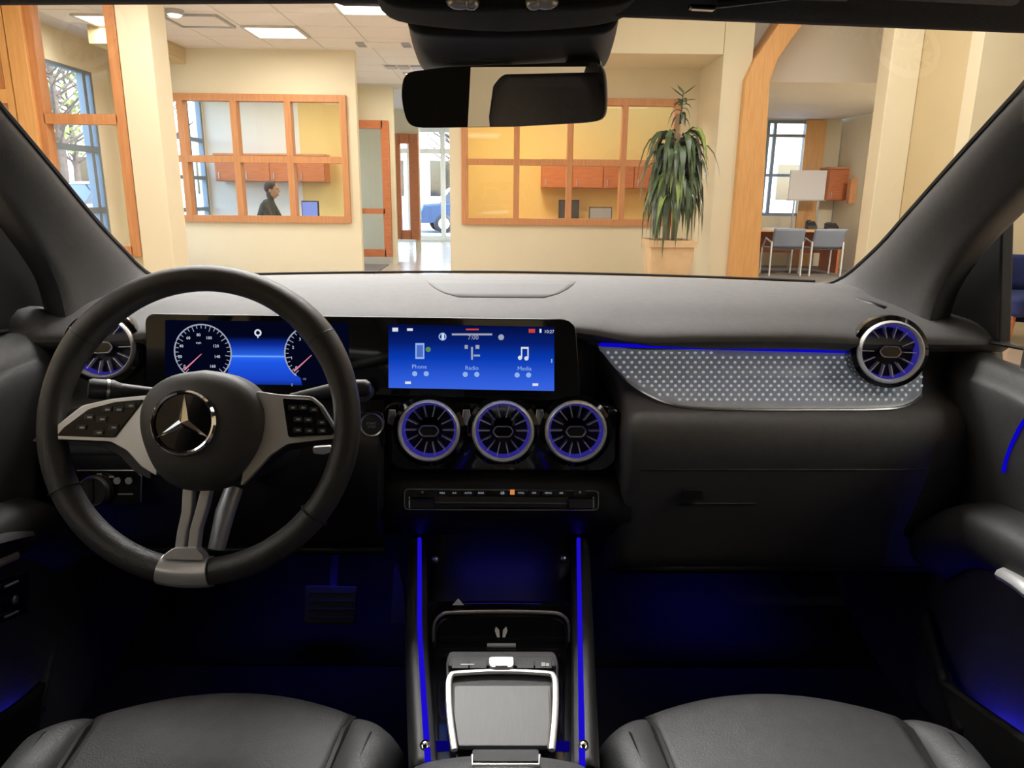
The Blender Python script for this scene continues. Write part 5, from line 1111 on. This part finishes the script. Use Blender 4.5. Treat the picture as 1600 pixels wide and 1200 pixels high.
# ================================================================ DOORS
def door(sd):
    nm = 'passenger' if sd > 0 else 'driver'
    t = thing('door_%d' % (1 if sd < 0 else 2), (sd*.74, .8, .4), 'dark %s door with blue-lit pocket and silver pull handle' % nm if sd > 0 else 'dark driver door with window switches and blue-lit pocket', 'door'); t['kind'] = 'structure'
    m = (lambda x_, y_, z_: V((sd*x_, y_, z_)))
    # belt and upper panel: rows from window sill down
    Ys = (1.22, 1.12, 1.08, .95, .75, .4, -.1)
    rows = []
    for z_, x_, yo in ((1.035, .765, 0), (1.052, .740, 0), (1.050, .715, 0), (1.03, .700, 0), (.98, .692, 0), (.90, .695, .0), (.84, .705, .0), (.80, .712, .0), (.70, .715, 0), (.55, .715, 0), (.40, .72, 0)):
        rows.append([m(x_ + (.05 if y_ > 1.2 else .012 if y_ > 1.1 else 0) - .012*(y_ < 1.0), y_, z_ - .030*(y_ < 1.1)*(z_ > 1) - .02*(y_ < .8)*(z_ > 1)) for y_ in Ys])
    B().patch(rows, 4, 4).build('panel', M['door'], t, solid=.02, off=-1 if sd > 0 else 1)
    # sail triangle and window frame post
    q = lambda a, b_, x_: PX(a, b_, sd*x_)
    if sd > 0: tri = [(1450, 514), (1560, 535), (1566, 300), (1520, 350), (1475, 420)]
    else: tri = [(106, 506), (-70, 530), (-80, 240), (0, 296), (60, 372), (92, 440)]
    B().prism([q(a, b_, .735) for a, b_ in tri], (sd*.02, 0, 0)).build('sail_panel', M['black'], t, smooth=0, bevel=.004)
    yp = .985 if sd > 0 else .86
    B().box((min(sd*.722, sd*.760), yp - .012, 1.0), (max(sd*.722, sd*.760), yp + .006, 1.36)).build('window_channel', M['black'], t, smooth=0)
    B().box((min(sd*.716, sd*.722), yp - .006, 1.0), (max(sd*.716, sd*.722), yp, 1.36)).build('channel_strip', M['brushed'], t, smooth=0)
    B().add([m(.75, yp, 1.02), m(.75, -.1, .98), m(.655, -.12, 1.42), m(.655, .72, 1.42), m(.70, yp, 1.34)], [(0, 1, 2, 3, 4)]).build('side_window', M['wscreen'], t, smooth=0)
    # armrest, pull handle, pocket, light line
    rows = [[m(x_ , y_, z_ + dz) for y_, dz in ((1.04, -.09), (.98, -.035), (.9, -.012), (.7, .0), (.3, .01))] for x_, z_ in ((.70, .855), (.672, .853), (.645, .843), (.638, .82), (.65, .79), (.70, .76))]
    B().patch(rows, 4, 3).build('armrest', M['dark'], t, solid=.008)
    if sd > 0:
        h = [PX(1572, 898, .64), PX(1600, 915, .635), PX(1640, 945, .63), PX(1720, 985, .63)]
        B().tube(cr(h, 4), .014, 10, flat=.7).build('pull_handle', M['satin'], t)
        ln = [PX(1568, 737, .683), PX(1575, 712, .682), PX(1586, 685, .68), PX(1604, 655, .678), PX(1650, 620, .675)]
        B().tube(cr(ln, 5), .0032, 6).build('light_line', M['blue_dash'], t)
        B().prism([PX(1572, 736, .686), PX(1580, 712, .686), PX(1606, 668, .686), PX(1680, 640, .686), PX(1680, 770, .686)], (.004, 0, 0)).build('speaker_grille', M['grille'], t, smooth=0)
        B().tube([PX(1505, 720, .70), PX(1566, 738, .690), PX(1640, 765, .686)], .002, 5).build('panel_seam', M['black'], t)
        pk_ = [[PX(a, b_, x_) for a, b_ in r] for x_, r in ((.715, ((1440, 952), (1452, 1000), (1468, 1060), (1490, 1130))), (.690, ((1450, 946), (1464, 1000), (1482, 1056), (1500, 1120))))]
        B().patch([[PX(1434, 962, .70), PX(1448, 1010, .685), PX(1468, 1065, .665), PX(1500, 1150, .655)], [PX(1448, 950, .70), PX(1462, 1000, .690), PX(1480, 1055, .675), PX(1512, 1135, .665)]], 4, 2).build('pocket_edge', M['dark'], t, solid=.01)
        B().patch([[PX(1472, 1062, .655), PX(1540, 1110, .655), PX(1620, 1165, .655), PX(1700, 1225, .655)], [PX(1478, 1085, .66), PX(1545, 1140, .66), PX(1625, 1205, .66), PX(1710, 1270, .66)], [PX(1500, 1180, .67), PX(1560, 1230, .67), PX(1640, 1290, .67), PX(1740, 1350, .67)]], 4, 3).build('pocket_wall', M['door'], t, solid=.01)
        B().tube([PX(1458, 512, .742), PX(1520, 530, .735), PX(1580, 541, .73), PX(1640, 552, .73)], .003, 6).build('sill_seal', M['black'], t)
    else:
        for a, b_, x_ in ((22, 925, .645), (24, 945, .642)):
            pass
        h = [PX(36, 838, -.645), PX(10, 842, -.64), PX(-30, 852, -.64)]
        B().tube(cr(h, 4), .016, 10, flat=.6).build('seat_switch', M['dark'], t)
        B().tube([PX(24, 868, -.642), PX(0, 879, -.64), PX(-40, 898, -.64)], .006, 8).build('pull_handle', M['satin'], t)
        sp_ = [PX(46, 895, -.650), PX(-20, 912, -.645), PX(-30, 985, -.645), PX(44, 958, -.650)]
        k_ = B().prism(sp_, (-.004*sd*-1, 0, 0)).build('switch_plate', M['gloss'], t, smooth=0)
        for y0 in (908, 955): B().tube([PX(28, y0, -.643), PX(8, y0 + 9, -.642)], .0016, 5).build('switch_edge', M['satin'], k_)
        B().ellipsoid(PX(24, 937, -.643), .003, .006, .006, 10, 6).build('window_switch', M['brushed'], k_)
        B().patch([[PX(100, 960, -.70), PX(92, 1000, -.690), PX(78, 1060, -.675), PX(60, 1120, -.665)], [PX(84, 950, -.70), PX(76, 1000, -.695), PX(64, 1050, -.69), PX(50, 1100, -.68)]], 4, 2).build('pocket_edge', M['dark'], t, solid=.01)
        B().patch([[PX(66, 1066, -.655), PX(20, 1105, -.655), PX(-60, 1155, -.655)], [PX(60, 1100, -.66), PX(10, 1150, -.66), PX(-70, 1200, -.66)], [PX(50, 1190, -.67), PX(0, 1240, -.67), PX(-80, 1300, -.67)]], 4, 2).build('pocket_wall', M['black'], t, solid=.01)
        B().tube([PX(88, 505, -.742), PX(40, 515, -.735), PX(-20, 520, -.73)], .003, 6).build('sill_seal', M['black'], t)
door(1); door(-1)
# ================================================================ AMBIENT LAMPS OF THE CAR (each with its lens)
def amb(px, py, Y, sx, sy, p, rot, label, nm='footwell_lamp', col=(.04, .03, 1)):
    q = P(px, py, Y); t = thing(nm, tuple(q), label, 'lamp')
    B().box((q.x - sx/2, q.y - sy/2, q.z), (q.x + sx/2, q.y + sy/2, q.z + .006)).build('lens', M['bluering'], t, smooth=0)
    B().box((q.x - sx/2 - .004, q.y - sy/2 - .004, q.z + .006), (q.x + sx/2 + .004, q.y + sy/2 + .004, q.z + .014)).build('housing', M['black'], t, smooth=0)
    area(nm + '_light', (q.x, q.y, q.z - .004), sx, sy, p, col, rot)
amb(1100, 872, 1.36, .20, .03, .11, (0, 0, 0), 'blue footwell lamp under the passenger side of the dashboard')
amb(520, 846, 1.32, .16, .03, .13, (0, 0, 0), 'blue footwell lamp above the pedals')
amb(783, 826, 1.13, .14, .02, .025, (0, 0, 0), 'blue lamp above the console tray', 'tray_lamp')
def amb2(q, p, label, sd):
    t = thing('pocket_lamp', tuple(q), label, 'lamp'); B().box((q.x - .006, q.y - .05, q.z - .005), (q.x + .006, q.y + .05, q.z)).build('lens', M['bluering'], t, smooth=0)
    B().box((q.x - .008, q.y - .055, q.z - .012), (q.x + .008, q.y + .055, q.z - .005)).build('housing', M['black'], t, smooth=0)
    area('pocket_lamp_light', (q.x, q.y, q.z + .004), .012, .1, p, (.04, .03, 1), (math.pi, sd*.45, 0))
amb2(V((.676, .86, .50)), .15, 'blue lamp inside the pocket of the passenger door', 1)
amb2(V((-.676, .88, .52)), .05, 'blue lamp inside the pocket of the driver door', -1)
